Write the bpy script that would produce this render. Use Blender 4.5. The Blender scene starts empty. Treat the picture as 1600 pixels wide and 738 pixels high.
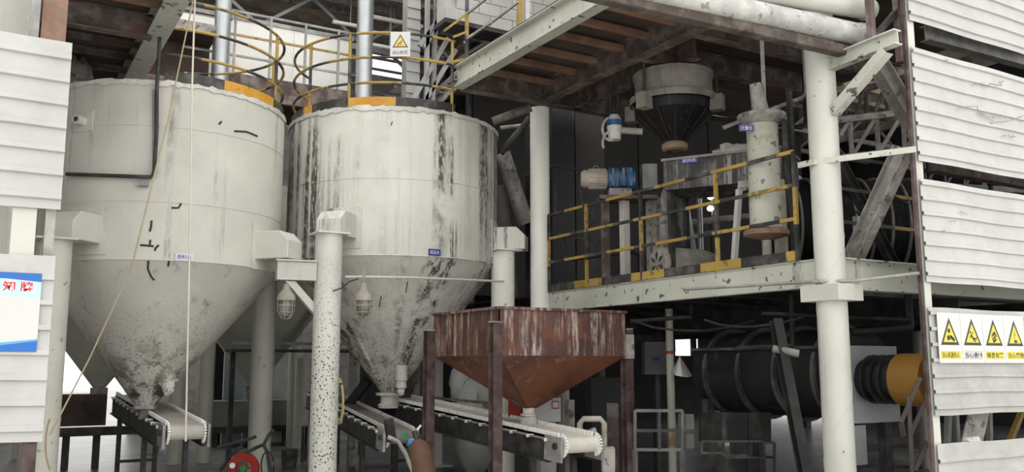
import bpy, math, random
from mathutils import Vector, Matrix
random.seed(7)
sc = bpy.context.scene
col = sc.collection

# ------------------------------------------------------------------ camera, sky, exposure
F = 1400.0; PITCH = math.radians(8.13); YAW = math.radians(30.5); EYE = 1.6
cd = bpy.data.cameras.new('camera'); cam = bpy.data.objects.new('camera', cd); col.objects.link(cam)
cd.sensor_width = 36; cd.sensor_fit = 'HORIZONTAL'; cd.lens = F / 1600 * 36; cd.clip_start = .05; cd.clip_end = 300
cam.location = (0, 0, EYE); cam.rotation_euler = (math.pi / 2 + PITCH, 0, -YAW)
sc.camera = cam
wd = bpy.data.worlds.new('overcast_sky'); sc.world = wd; wd.use_nodes = True
bgn = wd.node_tree.nodes['Background']
bgn.inputs[0].default_value = (1.0, .99, .965, 1); bgn.inputs[1].default_value = 1.0
sc.view_settings.view_transform = 'Standard'; sc.view_settings.look = 'None'
sc.view_settings.gamma = 1; sc.view_settings.use_curve_mapping = False
sc.view_settings.exposure = 1.22

FW = Vector((math.sin(YAW) * math.cos(PITCH), math.cos(YAW) * math.cos(PITCH), math.sin(PITCH)))
RT = Vector((math.cos(YAW), -math.sin(YAW), 0))
UP = Vector((-math.sin(YAW) * math.sin(PITCH), -math.cos(YAW) * math.sin(PITCH), math.cos(PITCH)))
def W(x, y, X=None, Y=None, Z=None, D=None):
    """photo pixel -> point on the plane X=, Y= or Z= (or at depth D)"""
    r = FW * F + RT * (x - 800) - UP * (y - 369)
    t = X / r.x if X is not None else Y / r.y if Y is not None else (Z - EYE) / r.z if Z is not None else D / F
    return Vector((0, 0, EYE)) + r * t

# ------------------------------------------------------------------ materials
def mat(name, base, rough=.6, metal=0, tone=.12, tone_scale=1.3, streak=0, streak_col=(.05, .045, .04), streak_lo=.58, streak_hi=.72,
        streak_scale=7, spots=0, spot_col=(.03, .027, .025), spot_scale=16, spot_lo=.64, rust=0, rust_col=(.16, .06, .03), rust_scale=3, rust_lo=.55,
        dust=0, dust_col=(.62, .6, .56), bump=.15, bump_scale=30, spec=.4, spot_z=None, angle=None, streak_top=None, emit=None, tip=None, stretch=.05):
    m = bpy.data.materials.new(name); m.use_nodes = True
    nt = m.node_tree; N = nt.nodes; Lk = nt.links
    bs = N['Principled BSDF']
    bs.inputs['Roughness'].default_value = rough; bs.inputs['Metallic'].default_value = metal
    bs.inputs['Specular IOR Level'].default_value = spec
    tc = N.new('ShaderNodeTexCoord'); oi = N.new('ShaderNodeObjectInfo')
    sh = N.new('ShaderNodeVectorMath'); sh.operation = 'MULTIPLY_ADD'
    Lk.new(oi.outputs['Random'], sh.inputs[0]); sh.inputs[1].default_value = (17, 31, 23); Lk.new(tc.outputs['Object'], sh.inputs[2])
    vec = sh.outputs[0]
    def noise(scale, detail=4, sc3=None, rg=.6):
        n = N.new('ShaderNodeTexNoise'); n.inputs['Scale'].default_value = scale; n.inputs['Detail'].default_value = detail; n.inputs['Roughness'].default_value = rg
        v = vec
        if sc3:
            mp = N.new('ShaderNodeVectorMath'); mp.operation = 'MULTIPLY'; mp.inputs[1].default_value = sc3; Lk.new(vec, mp.inputs[0]); v = mp.outputs[0]
        Lk.new(v, n.inputs['Vector']); return n.outputs['Fac']
    def rng(v, a, b, c=0., d=1.):
        r = N.new('ShaderNodeMapRange'); r.inputs[1].default_value = a; r.inputs[2].default_value = b; r.inputs[3].default_value = c; r.inputs[4].default_value = d
        Lk.new(v, r.inputs[0]); return r.outputs[0]
    def mul(a, b):
        r = N.new('ShaderNodeMath'); r.operation = 'MULTIPLY'
        for i, q in enumerate((a, b)):
            if isinstance(q, (int, float)): r.inputs[i].default_value = q
            else: Lk.new(q, r.inputs[i])
        return r.outputs[0]
    def mix(f, a, b):
        r = N.new('ShaderNodeMix'); r.data_type = 'RGBA'
        if isinstance(f, (int, float)): r.inputs[0].default_value = f
        else: Lk.new(f, r.inputs[0])
        for i, q in ((6, a), (7, b)):
            if isinstance(q, tuple): r.inputs[i].default_value = (*q[:3], 1)
            else: Lk.new(q, r.inputs[i])
        return r.outputs[2]
    dk = tuple(c * (1 - tone * 2) for c in base); lt = tuple(min(1, c * (1 + tone)) for c in base)
    c = mix(rng(noise(tone_scale, 5), .3, .7), dk, lt)
    sepz = N.new('ShaderNodeSeparateXYZ'); Lk.new(tc.outputs['Object'], sepz.inputs[0])
    if dust: c = mix(mul(rng(noise(5, 6), .45, .68), dust), c, dust_col)
    if rust: c = mix(mul(rng(noise(rust_scale, 7), rust_lo, rust_lo + .08), rust), c, rust_col)
    if streak:
        f = rng(noise(1, 5, (streak_scale, streak_scale, streak_scale * stretch)), streak_lo, streak_hi)
        f = mul(mul(f, rng(noise(1.4, 3), .36, .58)), streak)
        f = mul(f, rng(noise(1, 6, (34, 34, 9), .7), .36, .52))
        if angle:
            at = N.new('ShaderNodeMath'); at.operation = 'ARCTAN2'; Lk.new(sepz.outputs[1], at.inputs[0]); Lk.new(sepz.outputs[0], at.inputs[1])
            a01 = rng(at.outputs[0], -math.pi, math.pi)
            cr = N.new('ShaderNodeValToRGB'); Lk.new(a01, cr.inputs[0])
            el = cr.color_ramp.elements
            while len(el) > 1: el.remove(el[0])
            first = True
            for deg, v in sorted(angle):
                p = (deg + 180) / 360
                e = el[0] if first else el.new(p)
                e.position = p; first = False; e.color = (v, v, v, 1)
            f = mul(f, cr.outputs[0])
        if streak_top:
            f = mul(f, rng(sepz.outputs[2], streak_top[0], streak_top[1], streak_top[2], 1))
        c = mix(f, c, streak_col)
    if spots:
        f = mul(rng(noise(spot_scale, 3, None, .5), spot_lo, spot_lo + .035), spots)
        if spot_z: f = mul(f, rng(sepz.outputs[2], spot_z[0], spot_z[1], 1, 0))
        c = mix(f, c, spot_col)
    if tip:
        f = mul(mul(rng(sepz.outputs[2], tip[0], tip[1], 1, 0), rng(noise(3.4, 8, None, .7), .47, .56)), tip[2])
        c = mix(f, c, (.07, .05, .04))
    Lk.new(c, bs.inputs['Base Color'])
    if bump:
        b = N.new('ShaderNodeBump'); b.inputs['Strength'].default_value = bump; b.inputs['Distance'].default_value = .02
        Lk.new(noise(bump_scale, 5), b.inputs['Height']); Lk.new(b.outputs[0], bs.inputs['Normal'])
    if emit:
        bs.inputs['Emission Color'].default_value = (*emit[0], 1); bs.inputs['Emission Strength'].default_value = emit[1]
    return m

M = {}
M['silo_a'] = mat('pale_silo_paint', (.55, .54, .49), .55, streak=.9, streak_lo=.56, streak_hi=.72, streak_scale=6, streak_col=(.2, .19, .17), spots=1.3, spot_z=(1.15, 2.5), spot_lo=.6, spot_scale=42, tone=.07, tip=(1.0, 2.0, 1.3))
M['silo_b'] = mat('streaked_silo_paint', (.6, .59, .54), .5, streak=1.9, streak_lo=.44, streak_hi=.58, streak_scale=9, streak_col=(.07, .065, .055), spots=1.1, spot_z=(1.3, 2.7), spot_lo=.6, spot_scale=40, tone=.06, tip=(1.1, 2.0, 1.1), stretch=.03,
                  angle=[(-179, .8), (-165, .7), (-157, .9), (-152, .25), (-146, .5), (-136, .15), (-112, .12), (-109, .35), (-105, .4), (-103, .05), (-98, .05), (-96, .45), (-93, .4), (-91, 1), (-88, 1), (-86, .3), (-83, .9), (-80, .8), (-77, .12), (-66, .12), (-60, .7), (-50, .5), (-40, .9), (0, .6), (179, .8)])
M['white_col'] = mat('white_column_paint', (.51, .51, .46), .42, streak=.5, streak_lo=.6, streak_hi=.75, spots=.8, spot_lo=.71, spot_scale=15, tone=.06)
M['lit_col'] = mat('lit_white_column_paint', (.78, .77, .71), .45, spots=.7, spot_lo=.71, spot_scale=15, tone=.05, streak=.5, streak_lo=.6, streak_hi=.75)  # column paint lightened to stand in for light missing on the shaded columns
M['grey_col'] = mat('grey_green_column_paint', (.5, .5, .44), .5, spots=.5, spot_lo=.68, tone=.08)
M['speck_col'] = mat('speckled_column_paint', (.6, .6, .55), .5, spots=.95, spot_lo=.585, spot_scale=40, tone=.06, spot_z=(1.6, 3.1))
M['beam_pale'] = mat('pale_beam_paint', (.47, .48, .42), .55, streak=.5, spots=.85, spot_lo=.64, spot_scale=11, tone=.1)
M['clad'] = mat('white_cladding', (.47, .47, .455), .5, tone=.05, streak=.0, dust=.5, dust_col=(.37, .365, .345), bump=.05)
M['clad_dirty'] = mat('grey_white_cladding', (.42, .42, .4), .55, tone=.1, dust=.6, dust_col=(.3, .295, .28), bump=.1)
M['white'] = mat('white_sign_plate', (.56, .56, .55), .35, tone=.02, bump=0)
M['rust_beam'] = mat('rusty_red_beam', (.105, .078, .068), .75, tone=.25, rust=.6, rust_col=(.15, .078, .055), dust=.7, dust_col=(.29, .25, .225), streak=.5, bump=.3)
M['rust_joist'] = mat('orange_brown_joist', (.23, .135, .095), .8, tone=.25, rust=.6, rust_col=(.29, .14, .08), dust=.4, dust_col=(.35, .28, .23), bump=.3)
M['deck_under'] = mat('dark_brown_deck', (.085, .06, .048), .85, tone=.3, rust=.5, rust_col=(.13, .065, .04), bump=.2)
M['hopper'] = mat('rust_red_hopper', (.08, .035, .029), .6, tone=.25, streak=1.0, streak_col=(.5, .44, .4), streak_lo=.47, streak_hi=.68, streak_scale=17, rust=.6, rust_col=(.14, .052, .028), rust_lo=.5, bump=.2, stretch=.09)
M['hopper_slope'] = mat('orange_rust_slope', (.13, .05, .03), .6, tone=.25, streak=.8, streak_col=(.42, .36, .32), streak_lo=.55, streak_hi=.8, streak_scale=9, rust=.7, rust_col=(.17, .06, .025), rust_lo=.48, bump=.2, stretch=.5)
M['hopper_leg'] = mat('dark_red_leg', (.05, .027, .024), .7, tone=.3, dust=.5, dust_col=(.17, .14, .13), bump=.3)
M['dark_steel'] = mat('dark_steel', (.035, .034, .034), .6, metal=.2, tone=.3, dust=.35, dust_col=(.16, .15, .14), bump=.2)
M['black_steel'] = mat('black_streaked_steel', (.01, .01, .011), .5, tone=.3, streak=.7, streak_col=(.13, .125, .12), streak_scale=12, bump=.15)
M['streak_box'] = mat('grey_streaked_box', (.05, .048, .046), .6, tone=.3, streak=1.6, streak_col=(.3, .29, .27), streak_scale=10, streak_lo=.45, streak_hi=.6, bump=.2)
M['brown_steel'] = mat('dark_brown_steel', (.03, .024, .023), .6, tone=.3, streak=.5, streak_col=(.17, .14, .13), streak_scale=9, bump=.15)
M['grey_steel'] = mat('grey_steel', (.25, .25, .24), .5, metal=.3, tone=.15, dust=.6, dust_col=(.48, .46, .43), bump=.15)
M['galv'] = mat('galvanised_duct', (.42, .44, .45), .35, metal=.7, tone=.12, bump=.05)
M['dusty'] = mat('dust_caked_steel', (.3, .285, .265), .9, tone=.25, dust=.8, dust_col=(.5, .475, .44), spots=.6, spot_lo=.6, spot_scale=9, bump=.8, bump_scale=14)
M['cake'] = mat('caked_white_dust', (.62, .6, .56), .95, tone=.15, bump=1, bump_scale=18)
M['yellow'] = mat('worn_yellow_paint', (.38, .25, .045), .5, tone=.2, spots=.7, spot_lo=.6, spot_col=(.09, .075, .05), spot_scale=9, dust=.6, dust_col=(.26, .22, .13))
M['orange'] = mat('orange_yellow_paint', (.55, .27, .02), .5, tone=.12, spots=.6, spot_lo=.66, spot_col=(.09, .06, .03), dust=.15)
M['black'] = mat('worn_black_paint', (.028, .027, .026), .5, tone=.2, dust=.5, dust_col=(.2, .19, .17))
M['belt'] = mat('cream_conveyor_belt', (.68, .65, .58), .7, tone=.1, dust=.4, dust_col=(.4, .37, .32))
M['belt_white'] = mat('white_belt_roller', (.82, .82, .8), .5, tone=.03)
M['blue_motor'] = mat('blue_motor_paint', (.02, .12, .28), .4, tone=.15, dust=.5, dust_col=(.4, .39, .36))
M['cream_motor'] = mat('dusty_cream_motor', (.42, .37, .3), .7, tone=.2, dust=.6, rust=.5, rust_lo=.6, bump=.5)
M['motor_yellow'] = mat('orange_yellow_gearbox', (.2, .1, .017), .45, tone=.1, spots=.3)
M['mixer'] = mat('black_mixer_drum', (.011, .0115, .012), .6, tone=.35, spec=.2, streak=.7, streak_col=(.09, .087, .084), streak_scale=6)
M['shade_steel'] = mat('shade_black_steel', (.012, .0115, .011), .7, tone=.3, dust=.35, dust_col=(.05, .047, .045), spec=.2)  # steel under the mezzanine, blackened to stand in for the shade there
M['endplate'] = mat('grey_end_plate', (.3, .31, .32), .4, metal=.2, tone=.12)
M['rope'] = mat('pale_rope', (.6, .56, .47), .9, tone=.1)
M['tan_rope'] = mat('tan_rope', (.36, .29, .19), .9, tone=.1)
M['hose'] = mat('yellow_hose', (.55, .47, .2), .6, tone=.1)
M['glass'] = mat('dusty_lamp_glass', (.17, .15, .125), .3, tone=.15, dust=.3)
M['lamp_body'] = mat('dusty_lamp_body', (.3, .28, .24), .7, tone=.2, dust=.3)
M['sack'] = mat('white_woven_sack', (.48, .48, .46), .85, tone=.15, bump=.6, bump_scale=8)
M['red'] = mat('red_paint', (.3, .03, .02), .45, tone=.1)
M['tag_blue'] = mat('blue_tag', (.03, .04, .25), .5, tone=.1, bump=0)
M['tag_pale'] = mat('faded_tag', (.6, .57, .68), .5, tone=.1, bump=0)
M['tag_purple'] = mat('purple_tag_ink', (.1, .08, .25), .5, bump=0)
M['sign_yellow'] = mat('sign_yellow', (.62, .5, .03), .4, tone=.02, bump=0)
M['sign_gold'] = mat('faded_sign_yellow', (.75, .52, .12), .4, tone=.02, bump=0)
M['sign_black'] = mat('sign_black', (.02, .025, .018), .5, tone=.02, bump=0)
M['sign_ink'] = mat('brown_sign_ink', (.13, .09, .05), .5, tone=.02, bump=0)
M['sign_red'] = mat('sign_red', (.75, .03, .03), .4, tone=.02, bump=0)
M['board_blue'] = mat('board_blue', (.02, .13, .45), .35, tone=.05, bump=0)
M['board_sky'] = mat('board_pale_blue', (.45, .68, .78), .35, tone=.05, bump=0)
M['board_mid'] = mat('board_mid_blue', (.12, .38, .68), .35, tone=.05, bump=0)
M['floor'] = mat('dusty_concrete_floor', (.11, .11, .112), .36, tone=.4, tone_scale=.6, dust=.5, dust_col=(.27, .27, .27), spots=.6, spot_scale=2.5, spot_lo=.55, bump=.2, bump_scale=6)
M['bounce_yard'] = mat('pale_bounce_yard', (.56, .55, .52), .85, tone=.1)
M['rack'] = mat('caked_brown_angle', (.08, .062, .052), .9, tone=.3, dust=.6, dust_col=(.22, .185, .16), bump=.9, bump_scale=16)
M['belt_mid'] = mat('worn_grey_cream_belt', (.42, .4, .36), .75, tone=.15)
M['dull_steel'] = mat('dull_grey_steel', (.13, .13, .125), .6, tone=.2, dust=.4, dust_col=(.24, .23, .22))
M['belt_dark'] = mat('dirty_grey_belt', (.2, .19, .17), .8, tone=.2)
M['concrete'] = mat('stained_concrete', (.22, .215, .2), .85, tone=.25, streak=.8, streak_scale=3, bump=.4)
M['roof'] = mat('foil_roof_lining', (.55, .47, .38), .5, tone=.35, tone_scale=.8, dust=.5, dust_col=(.4, .36, .3), bump=.8, bump_scale=3)
M['rear_wall'] = mat('grey_rear_cladding', (.34, .33, .31), .7, tone=.2, dust=.3, streak=.4, streak_scale=4)
M['dark_wall'] = mat('shade_dark_wall', (.012, .0115, .011), .8, tone=.3, streak=.3, streak_scale=4)  # near-black, so the dimness of the deep interior sits in the colour
M['wall_white'] = mat('white_wall_sheet', (.84, .83, .79), .55, tone=.04, spots=.3, spot_lo=.7)
M['blue_panel'] = mat('blue_grey_panel', (.3, .35, .39), .4, tone=.08)
M['rust_cyl'] = mat('rusty_gas_cylinder', (.085, .045, .025), .7, tone=.25, rust=.7, rust_col=(.1, .045, .025))
M['cloth'] = mat('grey_white_cloth', (.5, .5, .5), .9, tone=.1, bump=.3)
M['caked_drum'] = mat('caked_grey_drum', (.26, .24, .21), .9, tone=.2, dust=.6, dust_col=(.4, .375, .34), streak=.8, streak_scale=12, bump=.6, bump_scale=16)
M['tank'] = mat('green_white_tank', (.4, .4, .335), .5, tone=.08, spots=.7, spot_lo=.64, spot_scale=10, rust=.75, rust_col=(.2, .085, .03), rust_lo=.6, rust_scale=2)
M['pipe_dirty'] = mat('dirty_white_pipe', (.45, .45, .43), .55, tone=.2, streak=.0, dust=.7, dust_col=(.6, .59, .56), spots=.5, spot_lo=.62, bump=.4)
M['block'] = mat('grey_block_cladding', (.42, .42, .4), .8, tone=.12, bump=.2)
M['fleck'] = mat('scorch_black_scrape', (.04, .035, .03), .8, bump=0)
M['pencil'] = mat('grey_scribble', (.27, .27, .26), .8, bump=0)
M['green'] = mat('green_gauge', (.02, .2, .07), .4, bump=0)

# ------------------------------------------------------------------ mesh helper
ORI = {}
class MB:
    def __init__(s): s.v = []; s.f = []; s.sm = []
    def add(s, vs, fs, smooth=False):
        o = len(s.v); s.v += [tuple(v) for v in vs]
        for f in fs: s.f.append(tuple(i + o for i in f)); s.sm.append(smooth)
        return s
    def box(s, x0, x1, y0, y1, z0, z1):
        vs = [(x, y, z) for z in (z0, z1) for y in (y0, y1) for x in (x0, x1)]
        return s.add(vs, [(0, 2, 3, 1), (4, 5, 7, 6), (0, 1, 5, 4), (2, 6, 7, 3), (0, 4, 6, 2), (1, 3, 7, 5)])
    def fr(s, c, ux, uy, uz, sx, sy, sz):
        c = Vector(c); vs = []
        for k in (-1, 1):
            for j in (-1, 1):
                for i in (-1, 1): vs.append(c + ux * (i * sx / 2) + uy * (j * sy / 2) + uz * (k * sz / 2))
        return s.add(vs, [(0, 2, 3, 1), (4, 5, 7, 6), (0, 1, 5, 4), (2, 6, 7, 3), (0, 4, 6, 2), (1, 3, 7, 5)])
    def bar(s, p0, p1, w, h, up=(0, 0, 1), off=(0, 0)):
        p0 = Vector(p0); p1 = Vector(p1); d = (p1 - p0); L = d.length; d.normalize()
        u = Vector(up); r = d.cross(u)
        if r.length < 1e-4: r = d.cross(Vector((1, 0, 0)))
        r.normalize(); u = r.cross(d).normalized()
        return s.fr((p0 + p1) / 2 + r * off[0] + u * off[1], r, d, u, w, L, h)
    def ibeam(s, p0, p1, h, w, t=.012, tw=.01, up=(0, 0, 1)):
        s.bar(p0, p1, w, t, up, (0, h / 2 - t / 2)); s.bar(p0, p1, w, t, up, (0, -h / 2 + t / 2)); s.bar(p0, p1, tw, h - 2 * t, up); return s
    def angle(s, p0, p1, a=.06, t=.008, up=(0, 0, 1), sx=1):
        s.bar(p0, p1, a, t, up, (0, -a / 2)); s.bar(p0, p1, t, a, up, (sx * (a / 2), 0)); return s
    def tube(s, p0, p1, r, n=12, r1=None, cap=True):
        p0 = Vector(p0); p1 = Vector(p1); d = (p1 - p0).normalized(); a = d.orthogonal().normalized(); b = d.cross(a); r1 = r if r1 is None else r1
        vs = []
        for p, q in ((p0, r), (p1, r1)):
            for i in range(n): t = 2 * math.pi * i / n; vs.append(p + a * (q * math.cos(t)) + b * (q * math.sin(t)))
        s.add(vs, [(i, (i + 1) % n, n + (i + 1) % n, n + i) for i in range(n)], True)
        if cap:
            o = len(s.v) - 2 * n; s.f += [tuple(o + n - 1 - i for i in range(n)), tuple(o + n + i for i in range(n))]; s.sm += [False, False]
        return s
    def path(s, pts, r, n=8, closed=False):
        pts = [Vector(p) for p in pts]; m = len(pts); vs = []; a = None
        for k, p in enumerate(pts):
            d = ((pts[(k + 1) % m] if closed or k < m - 1 else p) - (pts[k - 1] if closed or k > 0 else p)).normalized()
            a = d.orthogonal() if a is None else a - d * a.dot(d)
            a.normalize(); b = d.cross(a)
            for i in range(n): t = 2 * math.pi * i / n; vs.append(p + a * (r * math.cos(t)) + b * (r * math.sin(t)))
        fs = []
        for k in range(m if closed else m - 1):
            for i in range(n):
                k1 = (k + 1) % m; fs.append((k * n + i, k * n + (i + 1) % n, k1 * n + (i + 1) % n, k1 * n + i))
        s.add(vs, fs, True)
        if not closed:
            o = len(s.v) - m * n; s.f += [tuple(o + n - 1 - i for i in range(n)), tuple(o + (m - 1) * n + i for i in range(n))]; s.sm += [False, False]
        return s
    def lathe(s, prof, c, n=48, a0=0, a1=360, axis=None, closed=False):
        """profile (r, h) turned about axis through c"""
        c = Vector(c); ax = Vector(axis or (0, 0, 1)).normalized()
        if axis is None: a, b = Vector((1, 0, 0)), Vector((0, 1, 0))
        else: a = ax.orthogonal().normalized(); b = ax.cross(a)
        full = abs(a1 - a0) >= 360; m = n if full else n + 1; k = len(prof); vs = []
        for i in range(m):
            t = math.radians(a0 + (a1 - a0) * i / n)
            for r, h in prof: vs.append(c + a * (r * math.cos(t)) + b * (r * math.sin(t)) + ax * h)
        fs = []
        for i in range(n):
            j = (i + 1) % m
            for q in range(k if closed else k - 1):
                q1 = (q + 1) % k; fs.append((i * k + q, j * k + q, j * k + q1, i * k + q1))
        s.add(vs, fs, True)
        if closed and not full:
            o = len(s.v) - m * k; s.f += [tuple(o + q for q in range(k)), tuple(o + (m - 1) * k + k - 1 - q for q in range(k))]; s.sm += [False, False]
        return s
    def prism(s, poly, off):
        poly = [Vector(p) for p in poly]; off = Vector(off); n = len(poly)
        s.add(poly + [p + off for p in poly], [tuple(range(n - 1, -1, -1)), tuple(range(n, 2 * n))] + [(i, (i + 1) % n, n + (i + 1) % n, n + i) for i in range(n)])
        return s
    def blob(s, c, rx, ry, rz, n=12, m=8, jit=.12, seed=1):
        rnd = random.Random(seed); c = Vector(c); vs = [c + Vector((0, 0, -rz))]
        for j in range(1, m):
            ph = -math.pi / 2 + math.pi * j / m
            for i in range(n):
                t = 2 * math.pi * i / n; q = 1 + rnd.uniform(-jit, jit)
                vs.append(c + Vector((rx * math.cos(ph) * math.cos(t) * q, ry * math.cos(ph) * math.sin(t) * q, rz * math.sin(ph) * q)))
        vs.append(c + Vector((0, 0, rz))); fs = []
        for i in range(n): fs.append((0, 1 + (i + 1) % n, 1 + i)); e = len(vs) - 1; o = 1 + (m - 2) * n; fs.append((e, o + i, o + (i + 1) % n))
        for j in range(m - 2):
            for i in range(n): a = 1 + j * n; fs.append((a + i, a + (i + 1) % n, a + n + (i + 1) % n, a + n + i))
        return s.add(vs, fs, True)
    def build(s, name, m, parent=None, base=None, bevel=0):
        if parent is None:
            if base is None:
                xs, ys, zs = zip(*s.v); base = ((min(xs) + max(xs)) / 2, (min(ys) + max(ys)) / 2, min(zs))
            o0 = Vector(base)
        else: o0 = ORI[parent.name]
        me = bpy.data.meshes.new(name); me.from_pydata([Vector(v) - o0 for v in s.v], [], s.f)
        me.polygons.foreach_set('use_smooth', s.sm); me.update()
        if any(s.sm): me.set_sharp_from_angle(angle=math.radians(40))
        if m: me.materials.append(M[m] if isinstance(m, str) else m)
        o = bpy.data.objects.new(name, me); col.objects.link(o)
        if parent is None: o.location = o0
        else: o.parent = parent
        ORI[o.name] = o0
        if bevel:
            b = o.modifiers.new('bevel', 'BEVEL'); b.width = bevel; b.segments = 2; b.limit_method = 'ANGLE'
        return o
def tag(o, label, cat, group=None):
    o['label'] = label; o['category'] = cat
    if group: o['group'] = group
    return o
def struct(o): o['kind'] = 'structure'; return o
def thing(name, label, cat, loc, group=None):
    o = bpy.data.objects.new(name, None); col.objects.link(o); o.location = loc; o.empty_display_size = .2; ORI[o.name] = Vector(loc)
    if label: tag(o, label, cat, group)
    return o
def text_part(body, name, m, parent, c, right, up, nrm, height, width=None, depth=.0006, weight=0.):
    """flat lettering as a mesh part: centred on c, in the plane right/up"""
    cu = bpy.data.curves.new('lettering', 'FONT'); cu.body = body; cu.size = 1; cu.align_x = 'CENTER'; cu.align_y = 'CENTER'; cu.resolution_u = 3; cu.offset = weight
    t = bpy.data.objects.new('lettering', cu); col.objects.link(t)
    me0 = t.to_mesh(); vs = [v.co.copy() for v in me0.vertices]; fs = [tuple(p.vertices) for p in me0.polygons]; t.to_mesh_clear()
    bpy.data.objects.remove(t); bpy.data.curves.remove(cu)
    x0 = min(v.x for v in vs); x1 = max(v.x for v in vs); y0 = min(v.y for v in vs); y1 = max(v.y for v in vs)
    sy = height / (y1 - y0); sx = width / (x1 - x0) if width else sy
    c = Vector(c); b = MB()
    b.add([c + right * ((v.x - (x0 + x1) / 2) * sx) + up * ((v.y - (y0 + y1) / 2) * sy) + nrm * depth for v in vs], fs)
    return b.build(name, m, parent)
X_, Y_, Z_ = Vector((1, 0, 0)), Vector((0, 1, 0)), Vector((0, 0, 1))

# ------------------------------------------------------------------ setting: floor, roof, walls
struct(MB().box(-30, 60, 10.9, 60, -.2, 0).box(6.6, 60, 5.2, 10.9, -.2, 0).build('floor', 'floor'))
struct(MB().box(-30, 60, -30, 5.2, -.2, 0).box(-30, 6.6, 5.2, 10.9, -.2, 0).build('floor_bounce_apron', 'bounce_yard'))  # unseen near floor, made pale to bounce light up onto the silo cones
b = MB(); nx, ny = 96, 56; rnd = random.Random(2)
for x0, x1, y0, y1, z, nx, ny in ((7.4, 23.2, 5.1, 15.0, 9.6, 4, 4), (-4.2, 8.9, 15.0, 18.3, 8.75, 66, 20), (8.9, 23.2, 15.0, 23.2, 8.75, 44, 30)):
    q = .11 if nx > 9 else 0; vs = [(x0 + (x1 - x0) * i / nx, y0 + (y1 - y0) * j / ny, z + q * rnd.uniform(-1, 1) * abs(math.sin(j * .9))) for j in range(ny + 1) for i in range(nx + 1)]
    b.add(vs, [(j * (nx + 1) + i, j * (nx + 1) + i + 1, (j + 1) * (nx + 1) + i + 1, (j + 1) * (nx + 1) + i) for j in range(ny) for i in range(nx)])
b.box(7.4, 23.2, 14.98, 15.02, 8.75, 9.6); struct(b.build('ceiling', 'roof'))
BY = 23.0
wb = struct(thing('wall_back', None, None, (10, BY, 0)))
def wallpiece(x0, x1, z0, z1, m='rear_wall', y=BY, par=None, name='cladding_sheet'):
    z = z0
    while z < z1 - .01:
        j = int(z * 3) % 2 * .012; MB().box(x0, x1, y + j, y + .08 + j, z, min(z + 1.0, z1)).build(name, m, par or wb); z += 1.0
wallpiece(-4, 1.0, 0, 4.5); wallpiece(1.0, 3.1, 2.9, 4.5); wallpiece(3.1, 8.9, 0, 4.5)
UY = 18.2; q0 = W(572, 152, Y=UY); q1 = W(640, 88, Y=UY)             # upper rear wall with a bright louvred opening
wu = struct(thing('wall_upper_rear', None, None, (2, UY, 4.6)))
wallpiece(-4, q0.x, 4.6, 8.75, y=UY, par=wu); wallpiece(q0.x, q1.x, 4.6, q0.z, y=UY, par=wu); wallpiece(q0.x, q1.x, q1.z, 8.75, y=UY, par=wu); wallpiece(q1.x, 8.9, 4.6, 8.75, y=UY, par=wu)
for k in range(4): z = q0.z + (q1.z - q0.z) * (k + .6) / 4.4; MB().box(q0.x, q1.x, UY, UY + .06, z, z + .05).build('louvre', 'clad_dirty', wu)
v0 = W(1056, 556, Y=BY); v1 = W(1092, 527, Y=BY)                    # bright low window behind the mezzanine
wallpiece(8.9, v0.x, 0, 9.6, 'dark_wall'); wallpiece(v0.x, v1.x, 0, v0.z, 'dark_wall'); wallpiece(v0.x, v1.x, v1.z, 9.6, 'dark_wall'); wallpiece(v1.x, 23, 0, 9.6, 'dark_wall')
for k in range(4): z = q0.z + (q1.z - q0.z) * (k + .6) / 4.4; MB().box(q0.x, q1.x, BY, BY + .06, z, z + .09).build('louvre', 'clad_dirty', wb)
xm = v0.x + (v1.x - v0.x) * .68; MB().box(xm, xm + .22, BY, BY + .08, v0.z, v1.z).build('mullion', 'dark_wall', wb)
wl = struct(thing('wall_left', None, None, (-4, 15, 0)))
for k in range(10): MB().box(-4.08 - k % 2 * .012, -4, 5.7, BY, k * 1.0, min(9.6, k + 1.0)).build('cladding_sheet', 'rear_wall', wl)
wr = struct(thing('wall_right', None, None, (23, 15, 0)))
for k in range(10):
    for y0, y1 in ((5.2, 19.4), (19.4, 22.5), (22.5, BY)):
        if y0 == 19.4 and k < 1: continue
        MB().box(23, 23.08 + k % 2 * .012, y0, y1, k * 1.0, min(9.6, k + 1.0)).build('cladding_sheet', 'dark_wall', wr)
wi = struct(thing('wall_light_block', None, None, (8.9, 20, 0)))  # added only to block rear daylight from the space behind the mezzanine
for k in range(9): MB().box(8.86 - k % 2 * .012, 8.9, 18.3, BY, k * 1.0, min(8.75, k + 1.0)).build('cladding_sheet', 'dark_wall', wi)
# roof trusses
for i, (y, z0) in enumerate(((16.0, 7.72), (17.6, 7.72))):
    t = thing('roof_truss', ['nearer steel roof truss under the foil lining', 'farthest steel roof truss near the rear louvres'][i], 'truss', (9, y, z0)); z1 = z0 + .86
    MB().bar((-4, y, z1), (23, y, z1), .1, .12).build('top_chord', 'grey_steel', t)
    MB().bar((-4, y, z0), (23, y, z0), .1, .12).build('bottom_chord', 'grey_steel', t)
    for k in range(13):
        x = -4 + 2 * k
        MB().bar((x, y, z0 + .06), (x + 1, y, z1 - .06), .06, .06).build('web_member', 'grey_steel', t); MB().bar((x + 1, y, z1 - .06), (x + 2, y, z0 + .06), .06, .06).build('web_member', 'grey_steel', t)
for k in range(3):
    y = 15.4 + k * 1.1
    tag(MB().bar((-4, y, 8.6), (23, y, 8.6), .08, .12).build('roof_purlin', 'dusty'), ['dusty purlin under the foil roof nearest the gallery', 'dusty purlin under the middle of the foil roof', 'dusty purlin under the foil roof nearest the rear wall'][k], 'purlin', 'roof purlins')

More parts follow.
